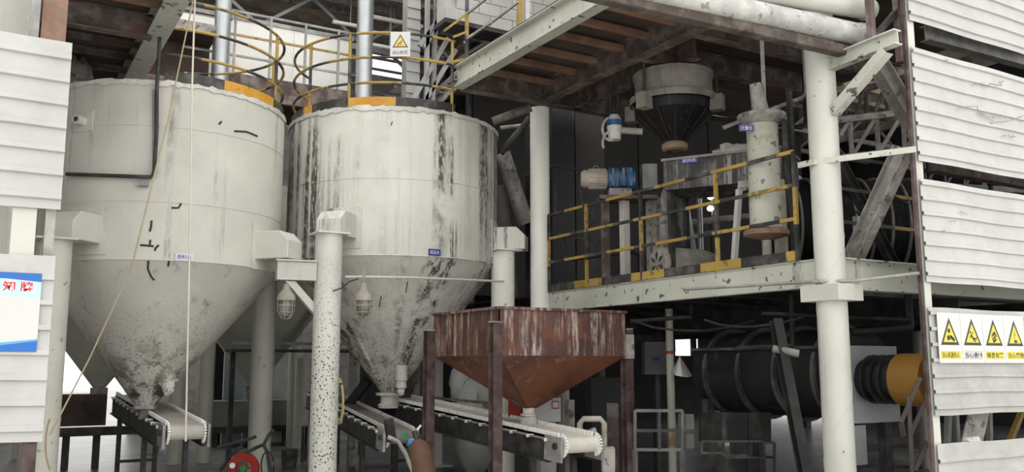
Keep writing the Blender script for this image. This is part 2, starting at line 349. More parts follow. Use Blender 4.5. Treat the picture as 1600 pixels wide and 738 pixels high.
# ------------------------------------------------------------------ front cladding
def sheet(x0, x1, y, z0, z1, m, par, pitch=.138, rib=.042, dep=.02, wave=.004):
    prof = []; z = z0; prof.append((0, z0)); z = z0 + .05
    while z + rib < z1 - .02:
        prof += [(0, z), (-dep, z + .008), (-dep, z + rib - .008), (0, z + rib)]; z += pitch
    prof.append((0, z1)); nx = max(4, int((x1 - x0) / .25)); vs = []; rnd = random.Random(int(z0 * 100)); th = .006
    ph = rnd.uniform(0, 6)
    for side in (0, th):
        for i in range(nx + 1):
            x = x0 + (x1 - x0) * i / nx
            for d, zz in prof: vs.append((x, y + d + side, zz + wave * math.sin(x * 5 + ph + zz * 3)))
    k = len(prof); h = (nx + 1) * k; fs = []
    for i in range(nx):
        for q in range(k - 1):
            a = i * k + q; fs.append((a, a + k, a + k + 1, a + 1)); fs.append((h + a, h + a + 1, h + a + k + 1, h + a + k))
    for q in range(k - 1):
        fs.append((q, q + 1, h + q + 1, h + q)); a = nx * k + q; fs.append((a, h + a, h + a + 1, a + 1))
    for i in range(nx):
        a = i * k; fs.append((a, h + a, h + a + k, a + k)); a = i * k + k - 1; fs.append((a, a + k, h + a + k, h + a))
    return MB().add(vs, fs).build('cladding_sheet', m, par)
wfr = struct(thing('wall_front_right', None, None, (9, 5.0, 0)))
for z0, z1, m in ((4.52, 6.2, 'clad'), (3.44, 4.52, 'clad'), (2.33, 3.27, 'clad'), (1.15, 2.10, 'clad_dirty'), (0.0, .905, 'clad_dirty')):
    if z0 == 4.52: z0 = 4.78
    sheet(7.25, 12, 5.0, z0, z1, m, wfr)
MB().box(7.19, 7.222, 5.02, 5.05, 0, 6.2).build('corner_post', 'hopper_leg', wfr)
MB().box(7.245, 7.34, 5.025, 5.035, 0, 6.2).build('white_post', 'white_col', wfr)
for x in (9.6, 11.8): MB().box(x, x + .1, 5.03, 5.13, 0, 6.2).build('post', 'dusty', wfr)
for z in (4.9, 3.55, 2.4, 1.3, .75):
    MB().box(7.34, 12, 5.04, 5.12, z, z + .07).build('girt', 'rust_beam', wfr)
wfl = struct(thing('wall_front_left', None, None, (0, 5.6, 0)))
sheet(-3.2, .335, 5.6, 2.46, 3.45, 'clad', wfl); sheet(-3.2, .328, 5.6, 1.18, 2.2, 'clad', wfl)
MB().box(.17, .30, 5.64, 5.7, 3.3, 6.2).build('rust_post', 'rust_joist', wfl)
MB().box(.11, .16, 5.62, 5.7, 3.3, 6.2).build('steel_post', 'grey_steel', wfl)
MB().box(.235, .305, 5.62, 5.69, 0, 1.35).build('rust_post', 'hopper_leg', wfl)
MB().box(.10, .22, 5.62, 5.66, 2.1, 2.55).build('white_post', 'white_col', wfl)
MB().box(.265, .315, 5.63, 5.75, 2.1, 2.55).build('girt_end', 'dusty', wfl)
tag(MB().tube((-.12, 6.1, 0), (-.12, 6.1, 6.2), .24, 32).build('steel_column', 'white_col'), 'thick pale round column behind the left white cladding', 'column')

# ------------------------------------------------------------------ silos
def silo(label, cx, cy, R, zt, zb, ztip, ro, m, seams, lugs, tipdx=0):
    t = thing('silo', label, 'silo', (cx, cy, 0))
    MB().lathe([(R, zb), (R, zt)], (cx, cy, 0), 96).build('shell', m, t)
    n = 96; b = MB(); vs = []
    for k in range(7):
        q = k / 6; r = R + (ro - R) * q; z = zb + (ztip - zb) * q
        for i in range(n): a = 2 * math.pi * i / n; vs.append((cx + tipdx * q + r * math.cos(a), cy + r * math.sin(a), z))
    b.add(vs, [(k * n + i, k * n + (i + 1) % n, (k + 1) * n + (i + 1) % n, (k + 1) * n + i) for k in range(6) for i in range(n)], True).build('cone', m, t)
    MB().lathe([(R - .02, zb - .012), (R + .008, zb - .006), (R + .008, zb + .006), (R - .02, zb + .012)], (cx, cy, 0), 96).build('break_seam', m, t)
    for z in seams: MB().lathe([(R - .01, z - .006), (R + .005, z - .003), (R + .005, z + .003), (R - .01, z + .006)], (cx, cy, 0), 96).build('weld_seam', m, t)
    MB().lathe([(0, zt), (R, zt), (R, zt + .02), (0, zt + .02)], (cx, cy, 0), 64).build('roof_plate', 'dusty', t)
    rnd = random.Random(3); k = 160; vs = []; fs = []
    for i in range(k):
        a = 2 * math.pi * i / k; h = rnd.uniform(.01, .05)
        for r, z in ((R + .012, zt - rnd.uniform(.02, .06)), (R + .02, zt + h * .5), (R - .03, zt + h), (R - .1, zt + .015)): vs.append((cx + r * math.cos(a), cy + r * math.sin(a), z))
    for i in range(k):
        for q in range(3): fs.append((i * 4 + q, ((i + 1) % k) * 4 + q, ((i + 1) % k) * 4 + q + 1, i * 4 + q + 1))
    MB().add(vs, fs, True).build('dust_rim', 'cake', t)
    for ang, z0, z1, w in lugs:
        a = math.radians(ang); d = Vector((math.cos(a), math.sin(a), 0)); s_ = Vector((-d.y, d.x, 0)); c = Vector((cx, cy, 0))
        # pad plate on the shell, gusset box out from it
        pr = MB(); nn = 8; vs = []
        for rr in (R + .001, R + .014):
            for i in range(nn + 1):
                aa = a + (i / nn - .5) * (w + .12) / R
                for z in (z0 - .12, z1 + .1): vs.append((cx + rr * math.cos(aa), cy + rr * math.sin(aa), z))
        h = (nn + 1) * 2; fs = []
        for i in range(nn): q = i * 2; fs += [(q, q + 1, q + 3, q + 2), (h + q, h + q + 2, h + q + 3, h + q + 1), (q + 1, h + q + 1, h + q + 3, q + 3), (q, q + 2, h + q + 2, h + q)]
        fs += [(0, h, h + 1, 1), (2 * nn, 2 * nn + 1, h + 2 * nn + 1, h + 2 * nn)]
        pr.add(vs, fs).build('pad_plate', m, t)
        p = c + d * (R - .02); e = .47
        lug = MB()
        prof = [p + Z_ * z0, p + d * e + Z_ * z0, p + d * e + Z_ * (z1 - .12), p + d * (e - .12) + Z_ * z1, p + Z_ * z1]
        lug.prism([q - s_ * w / 2 for q in prof], s_ * w)
        lug.build('support_lug', m, t, bevel=.012)
    return t
S1 = (1.93, 12.05, 1.44, 4.82, 2.76, 1.06); S2 = (5.08, 12.05, 1.52, 4.95, 2.99, 1.18)
s1 = silo('pale left silo with a dark bent pipe on its shell', *S1, .09, 'silo_a', (3.42, 4.3), [(-47, 2.86, 3.2, .34), (-133, 2.93, 3.25, .34), (47, 2.86, 3.2, .34), (133, 2.86, 3.2, .34)], tipdx=-.12)
s2 = silo('right silo with black vertical streaks and a blue tag beside the red-brown hopper', *S2, .11, 'silo_b', (4.0,), [(-137, 3.2, 3.52, .34), (-40, 3.2, 3.52, .34), (43, 3.2, 3.5, .34), (137, 3.2, 3.5, .34)])
def on_silo(S, x, y, out=.0):
    """the point of a silo's shell or cone seen at a photo pixel"""
    cx, cy, R, zt, zb, zp = S; best = None
    r = (FW * F + RT * (x - 800) - UP * (y - 369)).normalized(); o = Vector((0, 0, EYE))
    for k in range(3000):
        p = o + r * (7 + k * .003); rr = math.hypot(p.x - cx, p.y - cy)
        lim = R if p.z >= zb else R + (.1 - R) * (zb - p.z) / (zb - zp)
        if rr <= lim + out: return p
    return p
def silo_frame(S, p):
    n = Vector((p.x - S[0], p.y - S[1], 0)).normalized()
    return Vector((-n.y, n.x, 0)), Z_.copy(), n      # right (seen from outside), up, normal
# details on silo 1
p = on_silo(S1, 131, 190); r_, u_, n_ = silo_frame(S1, p)
MB().fr(p, r_, n_, u_, .26, .02, .24).build('patch_plate', 'silo_a', s1)
MB().tube(p, p + n_ * .12, .055, 20).build('nozzle', 'cake', s1)
MB().tube(p + n_ * .12, p + n_ * .121, .03, 16).build('nozzle_bore', 'dark_steel', s1)
pts = [on_silo(S1, 245, y, .07) for y in (140, 200, 262)]
pp = [Vector((pts[0].x, pts[0].y, 5.5)), pts[0], pts[1], Vector((pts[1].x, pts[1].y, on_silo(S1, 245, 268, .07).z))]
pp += [on_silo(S1, x, 277 - (240 - x) * .035, .07) for x in (236, 200, 160, 130, 104)]
tag(MB().path(pp, .022, 10).build('bent_pipe', 'dark_steel'), 'thin dark pipe running down the left silo then bending left', 'pipe')
tag(MB().path([on_silo(S1, 240, y, .03) for y in (140, 180, 220, 255, 274)], .014, 8).build('conduit', 'grey_steel'), 'thin grey conduit beside the dark bent pipe', 'pipe')
MB().fr(on_silo(S1, 224, 288), *[silo_frame(S1, on_silo(S1, 224, 288))[i] for i in (0, 2, 1)], .12, .12, .06).build('pipe_bracket', 'dusty', s1)
p = on_silo(S1, 262, 590, .03); b = MB()
b.blob(p, .13, .1, .12, 12, 8, .16, 5); b.blob(p + Vector((.0, -.04, -.1)), .08, .08, .12, 10, 6, .15, 8); b.build('wrapped_vibrator', 'silo_a', s1)
def scrape(S, pts, w, par, name='scrape_mark', m='fleck'):
    b = MB(); P = [on_silo(S, x, y, .004) for x, y in pts]; b.path(P, w, 5); return b.build(name, m, par)
for q in ([(237, 345), (236, 355), (234, 362)], [(235, 375), (234, 385)], [(232, 408), (231, 420), (236, 432), (241, 438)], [(283, 318), (279, 325), (268, 325)], [(248, 383), (243, 388), (242, 392)], [(264, 408), (263, 416)], [(346, 190), (342, 194)], [(366, 205), (385, 206), (402, 213)], [(219, 383), (240, 385)]):
    scrape(S1, q, .0125, s1)
for k in range(16):
    x = 200 + random.uniform(-6, 45); y = 545 + random.uniform(-20, 35)
    scrape(S1, [(x, y), (x + random.uniform(3, 9), y - random.uniform(2, 7)), (x + random.uniform(8, 16), y - random.uniform(2, 12))], .004, s1)
def name_tag(S, x, y, w, h, body, par, plate, ink, name='name_tag'):
    p = on_silo(S, x, y, .012); r_, u_, n_ = silo_frame(S, p)
    tg = MB().fr(p, r_, n_, u_, w, .012, h).build(name, plate, par)
    text_part(body, 'lettering', ink, tg, p + n_ * .007, r_, u_, n_, h * .6, w * .8, weight=.01)
    return tg
name_tag(S1, 288, 402, .2, .085, '原料仓', s1, 'tag_pale', 'tag_purple')
name_tag(S2, 679, 394.5, .17, .085, '成品仓', s2, 'tag_blue', 'white')
for q in ([(596, 463), (594, 470), (593, 480)], [(637, 440), (634, 458)], [(613, 190), (611, 196)]): scrape(S2, q, .007, s2)
# outlets
MB().lathe([(.09, 1.10), (.14, 1.08), (.14, 1.05), (.07, 1.04), (.07, .92)], (S1[0] - .12, S1[1], 0), 24).build('outlet', 'dusty', s1)
MB().lathe([(.11, 1.2), (.2, 1.19), (.2, 1.16), (.13, 1.15), (.13, 1.05), (.17, 1.03), (.16, .98)], (S2[0], S2[1], 0), 28).build('outlet', 'cake', s2)
p = on_silo(S2, 627, 588, .1)
b = MB(); b.tube(p + Z_ * .15, p - Z_ * .06, .085, 18); b.tube(p - Z_ * .05, p - Z_ * .16, .065, 16, .08); b.blob(p - Z_ * .2, .06, .06, .07, 10, 6, .2, 4); b.build('wrapped_vibrator', 'cake', s2)
MB().path([on_silo(S2, 560, 530, .03), on_silo(S2, 575, 560, .03), on_silo(S2, 592, 595, .03)], .03, 10).build('air_pipe', 'silo_b', s2)

# toe boards on silo rims
def arc_plate(S, a0, a1, z0, z1, m, par, name='toe_board', dr=-.02, th=.012):
    R = S[2] + dr; MB().lathe([(R, z0), (R, z1), (R - th, z1), (R - th, z0)], (S[0], S[1], 0), max(4, int(abs(a1 - a0) / 3)), a0, a1, closed=True).build(name, m, par)
def px_ang(S, x, y):
    p = on_silo(S, x, y); return math.degrees(math.atan2(p.y - S[1], p.x - S[0]))
def railing(S, label, posts, a_start, a_end, hs, zt, toes, seg=16):
    g = thing('guard_rail', label, 'railing', (S[0], S[1], zt))
    R = S[2] - .04
    for a in posts:
        r = math.radians(a); x, y = S[0] + R * math.cos(r), S[1] + R * math.sin(r); H = hs[-1]
        for k, (h0, h1) in enumerate(((0, .33), (.33, .66), (.66, 1))):
            MB().tube((x, y, zt + H * h0), (x, y, zt + H * h1), .021, 10).build('post', 'yellow' if k != 1 else 'black', g)
    for k, h in enumerate(hs):
        a = a_start; j = k
        while a < a_end - .1:
            e = min(a + seg * (1.5 if j % 2 else 1), a_end); n = max(2, int((e - a) / 4))
            MB().path([(S[0] + R * math.cos(math.radians(a + (e - a) * i / n)), S[1] + R * math.sin(math.radians(a + (e - a) * i / n)), zt + h) for i in range(n + 1)], .019, 8).build('rail', 'black' if (j % 2 == 0) else 'yellow', g)
            a = e; j += 1
    for a0, a1, m in toes: arc_plate(S, a0, a1, zt + .01, zt + .13, m, g)
    return g
A = px_ang
railing(S1, 'yellow and black curved guard rail on top of the left silo', [A(S1, 433, 200), 10, 60], A(S1, 252, 200) , 75, (.33, .66, 1.0), S1[3] + .02,
        [(A(S1, 252, 200), A(S1, 349, 200), 'black'), (A(S1, 349, 200), A(S1, 428, 200), 'orange'), (A(S1, 428, 200), 60, 'black')])
railing(S2, 'yellow and black curved guard rail on top of the streaked right silo', [A(S2, 541, 230), A(S2, 708, 230), 195], -230, A(S2, 712, 230), (.33, .68, 1.02), S2[3] + .02,
        [(-230, A(S2, 470, 230), 'black'), (A(S2, 470, 230), A(S2, 484, 230), 'orange'), (A(S2, 484, 230), A(S2, 541, 230), 'black'), (A(S2, 541, 230), A(S2, 617, 230), 'orange'), (A(S2, 617, 230), A(S2, 712, 230), 'black')])

# silo legs
def leg_col(label, x, y, z1, r, m, group=None):
    t = thing('support_column', label, 'column', (x, y, 0))
    MB().tube((x, y, .02), (x, y, z1), r, 32).build('pipe_column', m, t)
    MB().box(x - r - .04, x + r + .04, y - r - .04, y + r + .04, z1, z1 + .02).build('cap_plate', m, t)
    MB().box(x - r - .08, x + r + .08, y - r - .08, y + r + .08, 0, .02).build('base_plate', m, t)
    b = MB(); pts = []
    for k in range(60):
        a = k * .35; z = .3 + (z1 - .5) * k / 59; pts.append((x + (r + .001) * math.cos(a), y + (r + .001) * math.sin(a), z))
    b.path(pts, .004, 5).build('spiral_weld', m, t)
    return t
la = leg_col('grey-green silo leg at far left beside the cladding', .62, 10.7, 2.93 - .02, .165, 'grey_col')
lb = leg_col('black-speckled white silo leg between the two front silos', 3.62, 10.6, 3.18, .165, 'speck_col')
lc = leg_col('peeling white silo leg behind the red-brown hopper', 6.3, 10.95, 3.18, .165, 'lit_col')
leg_col('grey-green rear silo leg with spiral welds behind the left silo cone', 3.6, 13.35, 2.84, .165, 'grey_col')
leg_col('grey rear silo leg just right of the streaked silo outlet', 6.3, 13.2, 3.18, .165, 'grey_col')
# bracket beam carrying silo 1 lug from the middle leg
sb = thing('support_bracket', 'short white box beam bracket under the left silo lug, welded to the speckled leg', 'bracket', (3.2, 10.75, 2.5))
c0 = W(432, 418, Y=10.72); c1 = W(502, 418, Y=10.62)
MB().bar((c0.x, 10.72, 2.71), (3.47, 10.64, 2.71), .22, .22).build('box_beam', 'white_col', sb)
MB().bar((c0.x - .02, 10.72, 2.835), (3.47, 10.64, 2.835), .27, .02).build('top_plate', 'white_col', sb)
MB().prism([(3.1, 10.62, 2.59), (3.22, 10.62, 2.59), (3.47, 10.62, 2.33), (3.47, 10.62, 2.2)], (0, .08, 0)).build('gusset', 'white_col', sb)
# lug spacer on middle leg top
tag(MB().box(3.52, 3.74, 10.62, 10.82, 3.2, 3.22).build('shim_plate', 'white_col'), 'small steel shim on the speckled leg top under the silo lug', 'plate')

# ------------------------------------------------------------------ well-glass lamps
def lamp(label, x, y, Y, s=1):
    p = W(x, y, Y=Y); t = thing('caged_lamp', label, 'lamp', p, 'caged work lamps')
    c = p
    MB().tube(c + Z_ * .26, c + Z_ * .44, .012, 8).build('stem', 'lamp_body', t)
    MB().lathe([(0, .28), (.035, .27), (.05, .2), (.1, .13), (.11, .1), (.11, .06), (0, .06)], c, 20).build('housing', 'lamp_body', t)
    MB().lathe([(.08, .06), (.085, 0), (.075, -.07), (.045, -.12), (0, -.135)], c, 18).build('glass', 'glass', t)
    for k in range(6):
        a = math.pi / 3 * k; d = Vector((math.cos(a), math.sin(a), 0))
        MB().path([c + d * .1 + Z_ * .06, c + d * .105, c + d * .095 - Z_ * .08, c + d * .05 - Z_ * .15, c - Z_ * .16], .005, 6).build('guard_wire', 'lamp_body', t)
    for z, r in ((0, .107), (-.08, .097)):
        MB().path([c + Vector((r * math.cos(q * math.pi / 8), r * math.sin(q * math.pi / 8), z)) for q in range(16)], .005, 6, True).build('guard_ring', 'lamp_body', t)
    return p
lamp('dusty caged lamp hanging under the white bracket left of the speckled leg', 447, 478, 10.66)
p = lamp('dusty caged lamp hanging in front of the streaked silo cone', 568, 478, 10.25)
tag(MB().path([W(540, 433, Y=10.42), W(575, 433, Y=10.25), W(640, 434, Y=10.2), W(787, 440, Y=10.72)], .016, 8).build('cable_conduit', 'white_col'), 'thin white conduit crossing the streaked silo cone', 'pipe')
tag(MB().path([W(520, 455, Y=10.42), W(535, 450, Y=10.38), W(546, 440, Y=10.36), W(560, 436, Y=10.25)], .008, 6).build('lamp_cable', 'dark_steel'), 'short dark cable looping off the speckled leg to the lamp', 'cable')

# ------------------------------------------------------------------ hanging ropes
tag(MB().path([W(305, -20, Y=8.6), W(300, 140, Y=8.62), W(296, 400, Y=8.66), W(290, 690, Y=8.7)], .009, 6).build('hanging_rope', 'rope'), 'pale rope hanging straight down in front of the left silo', 'rope')
tag(MB().path([W(306, -20, Y=8.6), W(262, 190, Y=8.5), W(205, 420, Y=8.4), W(140, 560, Y=8.3), W(78, 680, Y=8.2)], .007, 6).build('slanting_rope', 'tan_rope'), 'thin tan rope slanting down left across the left silo', 'rope')
hb_ = thing('coiled_hose', 'yellow hose looped on the side of the speckled leg', 'hose', W(530, 660, D=10.88))
for k in range(3):
    MB().path([W(530 + (5 + k) * math.cos(q), 627 + (30 + 3 * k) * math.sin(q), D=10.88 + .02 * k + .03 * math.cos(q)) for q in [i * .4 for i in range(16)]], .008, 6, True).build('loop', 'hose', hb_)
MB().path([W(534, 600, D=10.9), W(537, 640, D=10.88), W(533, 662, D=10.88)], .009, 6).build('loose_end', 'hose', hb_)
MB().bar(W(520, 600, D=11.0), W(534, 600, D=10.88), .02, .02).build('hook', 'dark_steel', hb_)

# ------------------------------------------------------------------ red-brown hopper
hx0, hx1, hy0, hy1 = 4.78, 6.49, 8.39, 10.0
hp = thing('hopper', 'red-brown rusty square hopper with pyramid bottom above the cream conveyor', 'hopper', (5.63, 9.2, 0))
HZ0, HZ1, HT = 1.69, 2.2, 1.08; tx, ty = 5.68, 9.25; th = .012
for a, b in (((hx0, hy0), (hx1, hy0)), ((hx1, hy0), (hx1, hy1)), ((hx1, hy1), (hx0, hy1)), ((hx0, hy1), (hx0, hy0))):
    pa, pb = Vector((*a, 0)), Vector((*b, 0)); n = (pb - pa).cross(Z_).normalized(); n = -n
    MB().prism([pa + Z_ * HZ0, pb + Z_ * HZ0, pb + Z_ * HZ1, pa + Z_ * HZ1], n * th).build('side_plate', 'hopper', hp)
    q = .07; ta = Vector((tx + (q if a[0] > 5.6 else -q), ty + (q if a[1] > 9.2 else -q), HT)); tb = Vector((tx + (q if b[0] > 5.6 else -q), ty + (q if b[1] > 9.2 else -q), HT))
    MB().prism([ta, tb, pb + Z_ * HZ0, pa + Z_ * HZ0], n * th).build('sloped_plate', 'hopper_slope', hp)
    MB().bar(pa + Z_ * HZ1, pb + Z_ * HZ1, .05, .03).build('rim_bar', 'hopper', hp)
MB().lathe([(.075, HT + .02), (.075, HT - .06), (.1, HT - .07), (.1, HT - .09)], (tx, ty, 0), 20).build('outlet', 'cake', hp)
b = MB(); b.blob((tx, ty, HT - .16), .1, .1, .12, 12, 8, .2, 9); b.build('outlet_sock', 'cloth', hp)
for (lx, ly, zt) in ((hx0 - .03, hy0 + .02, 2.04), (hx0 - .05, hy1 + .02, 2.0), (hx1 + .05, hy0 + .06, 2.0), (hx1 + .03, hy1 + .03, 2.0)):
    MB().ibeam((lx, ly, 0), (lx, ly, zt), .11, .11, .014, .012, up=(0, 1, 0)).build('leg', 'hopper_leg', hp)
    MB().box(lx - .06, lx + .06, ly - .055, ly + .055, zt, zt + .014).build('leg_cap', 'dusty', hp)
MB().box(hx1 - .01, hx1 + .1, hy0 - .02, hy0 + .14, 1.66, 1.94).build('corner_bracket', 'dusty', hp)
MB().bar((hx0 - .05, hy1, 1.2), (hx0 - .03, hy0, 1.18), .02, .03).build('tie_bar', 'hopper_leg', hp)

# ------------------------------------------------------------------ belt conveyors
def conveyor(label, A, B, w, legs, cleat=True, side='dark_steel', belt='belt', head='belt_white'):
    A = Vector(A); B = Vector(B); d = (B - A).normalized(); s = d.cross(Z_).normalized(); u = s.cross(d).normalized(); L = (B - A).length
    t = thing('belt_conveyor', label, 'conveyor', (B.x, B.y, 0)); r = .085
    # belt loop: carrying run, head wrap, return run
    b = MB(); prof = []
    for q in range(0, 9): a = math.pi / 2 - math.pi * q / 8; prof.append(B + d * (r * math.cos(a)) + u * (r * math.sin(a) - r))
    for q in range(0, 9): a = -math.pi / 2 - math.pi * q / 8; prof.append(A + d * (r * math.cos(a)) + u * (r * math.sin(a) - r))
    n = len(prof); vs = [p + s * k for k in (-w / 2, w / 2) for p in prof]
    b.add(vs, [(i, (i + 1) % n, n + (i + 1) % n, n + i) for i in range(n)], True); b.build('belt', belt, t)
    MB().tube(B - u * r - s * (w / 2 - .01), B - u * r + s * (w / 2 - .01), r - .006, 24).build('head_pulley', head, t)
    MB().tube(A - u * r - s * (w / 2 - .01), A - u * r + s * (w / 2 - .01), r - .006, 24).build('tail_pulley', 'grey_steel', t)
    # scalloped side walls of the belt with head wrap: small cleats
    for k in (-1, 1):
        off = s * (k * (w / 2 - .012)); bb = MB(); m = int(L / .055)
        for i in range(m):
            p = A + d * (L * i / m) + off + u * .022; bb.fr(p, s, d, u, .022, .03, .045)
        for q in range(1, 12):
            a = math.pi / 2 - math.pi * q / 12; p = B - u * r + (d * math.cos(a) + u * math.sin(a)) * (r + .022) + off
            rad = d * math.cos(a) + u * math.sin(a); tn = s.cross(rad); bb.fr(p, s, tn, rad, .022, .018, .045)
        o = bb.build('belt_sidewall', head if cleat else 'belt', t); o['kind'] = 'stuff'
        fo = s * (k * (w / 2 + .035))
        MB().bar(A + fo - u * .15, B + fo - u * .15 - d * .12, .012, .22, u).build('side_frame', side, t)
        MB().bar(A + fo - u * .035, B + fo - u * .035 - d * .12, .06, .012, u).build('frame_flange', 'belt' if k < 0 else 'grey_steel', t)
        MB().bar(A + fo * 1.02 - u * .265, B + fo * 1.02 - u * .265 - d * .12, .06, .012, u).build('frame_flange', side, t)
        MB().fr(B + fo - u * .12 - d * .06, s, d, u, .03, .3, .26).build('bearing_plate', 'grey_steel', t)
        MB().tube(B + fo - u * r - s * .04, B + fo - u * r + s * .04, .035, 14).build('bearing', 'dark_steel', t)
        nb = int(L / .32)
        for i in range(nb):
            p = A + d * (L * (i + .5) / nb) + fo - u * .04
            MB().tube(p - s * .04, p + s * .04, .018, 10).build('idler_end', 'belt_white', t)
    for q in legs:
        p = A + (B - A) * q
        for k in (-1, 1):
            f = p + s * (k * (w / 2 + .035)) - u * .26; MB().box(f.x - .03, f.x + .03, f.y - .03, f.y + .03, 0, f.z).build('leg', side, t)
        a = p + s * (w / 2 + .035) ; c = p - s * (w / 2 + .035)
        MB().bar((a.x, a.y, .25), (c.x, c.y, .25), .04, .04).build('cross_brace', side, t)
    return t
conveyor('cream belt conveyor with white head roller running under the red-brown hopper', W(622, 622, Y=12.5), W(903, 683, Y=8.1), .48, (.12, .9))
conveyor('dark belt conveyor with white end roller under the left silo tip', W(205, 617, Y=14.6), W(290, 664, Y=10.85), .42, (.2, .72), belt='belt_mid')
conveyor('grey belt conveyor behind the speckled leg, lower end beside the gas cylinder', W(500, 612, Y=14.8), W(624, 672, Y=10.5), .36, (.1, .8), head='belt', belt='belt_dark')

# ------------------------------------------------------------------ mezzanine on the right
PX = 6.85; DZ = 2.6
def column(label, x, y, z1, r=.14, m='white_col'):
    t = thing('steel_column', label, 'column', (x, y, 0)); MB().tube((x, y, 0), (x, y, z1), r, 40).build('pipe_shaft', m, t)
    pts = [(x + (r + .001) * math.cos(k * .3), y + (r + .001) * math.sin(k * .3), .2 + (z1 - .4) * k / 99) for k in range(100)]
    MB().path(pts, .003, 5).build('spiral_weld', m, t); return t
column('white round column in the middle, under the upper platform corner', PX - .05, 10.75, 5.3, m='lit_col')
cr = column('tall white round column at right in front of the mezzanine', PX, 5.72, 7.0)
MB().box(PX - .17, PX + .17, 5.5, 5.94, 2.18, 2.33).build('bracket_plate', 'white_col', cr)
mz = thing('mezzanine', 'mezzanine platform with pale steel edge beam right of the middle column', 'platform', (9, 9, 0))
b = MB(); b.bar((PX + .02, 5.9, DZ - .135), (PX + .02, 10.62, DZ - .135), .012, .27); b.bar((PX + .05, 5.9, DZ - .006), (PX + .05, 10.62, DZ - .006), .1, .012); b.bar((PX + .05, 5.9, DZ - .264), (PX + .05, 10.62, DZ - .264), .1, .012); b.build('edge_beam', 'beam_pale', mz)
b = MB(); b.ibeam((PX + .15, 5.72, DZ - .15), (12, 5.72, DZ - .15), .3, .13); b.build('front_beam', 'beam_pale', mz)
MB().box(PX + .1, 13, 5.8, 14.5, DZ - .02, DZ).build('deck', 'deck_under', mz)
for k in range(9): MB().ibeam((PX + .12, 6.5 + k * .95, DZ - .14), (13, 6.5 + k * .95, DZ - .14), .22, .1).build('joist', 'dark_steel', mz)
for x in (9.0, 11.2): MB().ibeam((x, 5.85, DZ - .4), (x, 14.5, DZ - .4), .3, .15).build('girder', 'dark_steel', mz)
for x, y in ((9.0, 13.5), (12.8, 9.0), (12.8, 13.5)): MB().tube((x, y, 0), (x, y, DZ - .26), .12, 20).build('post', 'grey_col', mz)
# railing along the mezzanine edge
g = thing('guard_rail', 'yellow and black straight safety railing along the mezzanine edge', 'railing', (PX, 8.4, DZ))
RH = (.42, .76, 1.1); ys = [10.6] + [W(x, y, X=PX).y for x, y in ((917, 440), (1003, 425), (1122, 410))] + [6.1]
for i, y in enumerate(ys):
    for k, (a, b_) in enumerate(((0, .33), (.33, .67), (.67, 1))):
        MB().box(PX - .018, PX + .018, y - .018, y + .018, DZ + 1.1 * a, DZ + 1.1 * b_).build('post', 'yellow' if (k + i) % 2 == 1 else 'black', g)
for k, h in enumerate(RH):
    y = 10.6; j = k
    while y > 6.1:
        e = max(6.1, y - (.55 if j % 2 else .42)); MB().box(PX - .016, PX + .016, e, y, DZ + h - .018, DZ + h + .018).build('rail', 'yellow' if j % 2 else 'black', g); y = e; j += 1
y = 10.58; j = 0
while y > 6.1:
    e = max(6.1, y - .62); MB().box(PX - .012, PX - .002, e, y, DZ + .005, DZ + .105).build('toe_board', ('black', 'yellow')[j % 2], g); y = e; j += 1
g2 = thing('guard_rail', 'dark railing with yellow ends between the right column and the white cladding', 'railing', (9, 6.0, DZ))
for x in (7.3, 8.6, 10): MB().box(x - .018, x + .018, 5.98, 6.02, DZ, DZ + 1.1).build('post', 'black', g2)
for h in RH:
    for j in range(6): MB().box(7.1 + j * .55, 7.1 + (j + 1) * .55, 5.985, 6.015, DZ + h - .018, DZ + h + .018).build('rail', 'yellow' if j == 2 else 'black', g2)

# outriggers from the right column to the cladding
tag(MB().ibeam((PX, 5.6, 4.46), (PX, 4.85, 4.49), .14, .1).build('outrigger_beam', 'beam_pale'), 'short pale outrigger beam at the top of the right column', 'beam')
tag(MB().angle((PX, 5.58, 3.98), (PX, 4.97, 4.4), .09).build('diagonal_brace', 'beam_pale'), 'pale diagonal brace under the outrigger of the right column', 'brace')
tag(MB().bar((PX - .16, 5.9, 3.5), (PX - .16, 5.7, 3.5), .02, .055).bar((PX - .15, 5.72, 3.5), (7.15, 4.95, 3.52), .02, .055).build('flat_bar', 'beam_pale'), 'flat pale bar from the right column to the white cladding', 'bar')
tag(MB().path([(PX - .16, 7.6, 2.42), (PX - .16, 5.7, 2.36), (PX + .05, 5.5, 2.36), (7.15, 5.0, 2.4)], .016, 8).build('tie_cable', 'grey_steel'), 'thin grey tie cable passing round the right column at beam level', 'cable')
# pipes over the front
def pipe(label, x0, y0, x1, y1, Y, r, m):
    a = W(x0, y0, Y=Y); b_ = W(x1, y1, Y=Y); d = (b_ - a).normalized(); t = thing('overhead_pipe', label, 'pipe', b_)
    MB().tube(a - d * 1.0, b_, r, 24).build('pipe_run', m, t); MB().tube(b_ - d * .08, b_ + d * .01, r * 1.12, 24).build('end_flange', m, t); return a - d * 1.0, b_
pipe('large dirty grey-white overhead pipe crossing in front of the right column', 1005, -17, 1350, 56, 5.42, .105, 'pipe_dirty')
pipe('upper white overhead pipe ending beside the cladding', 1160, -17, 1358, 16, 5.42, .095, 'white_col')
a = W(905, -14, Y=5.45); b_ = W(1335, 84, Y=5.45)
tag(MB().angle(a, b_, .09, .012).build('pipe_rack_angle', 'rack'), 'rusty dust-caked angle running just below the large overhead pipe', 'beam')
t = thing('pipe_stand', 'dark narrow stand holding the overhead pipe ends above the outrigger', 'stand', (7.15, 5.4, 4.5))
for x in (1360, 1403): p = W(x, 30, Y=5.2); MB().bar((p.x, 5.2, 4.45), (p.x, 5.2, 6.0), .06, .06).build('post', 'rust_beam', t)
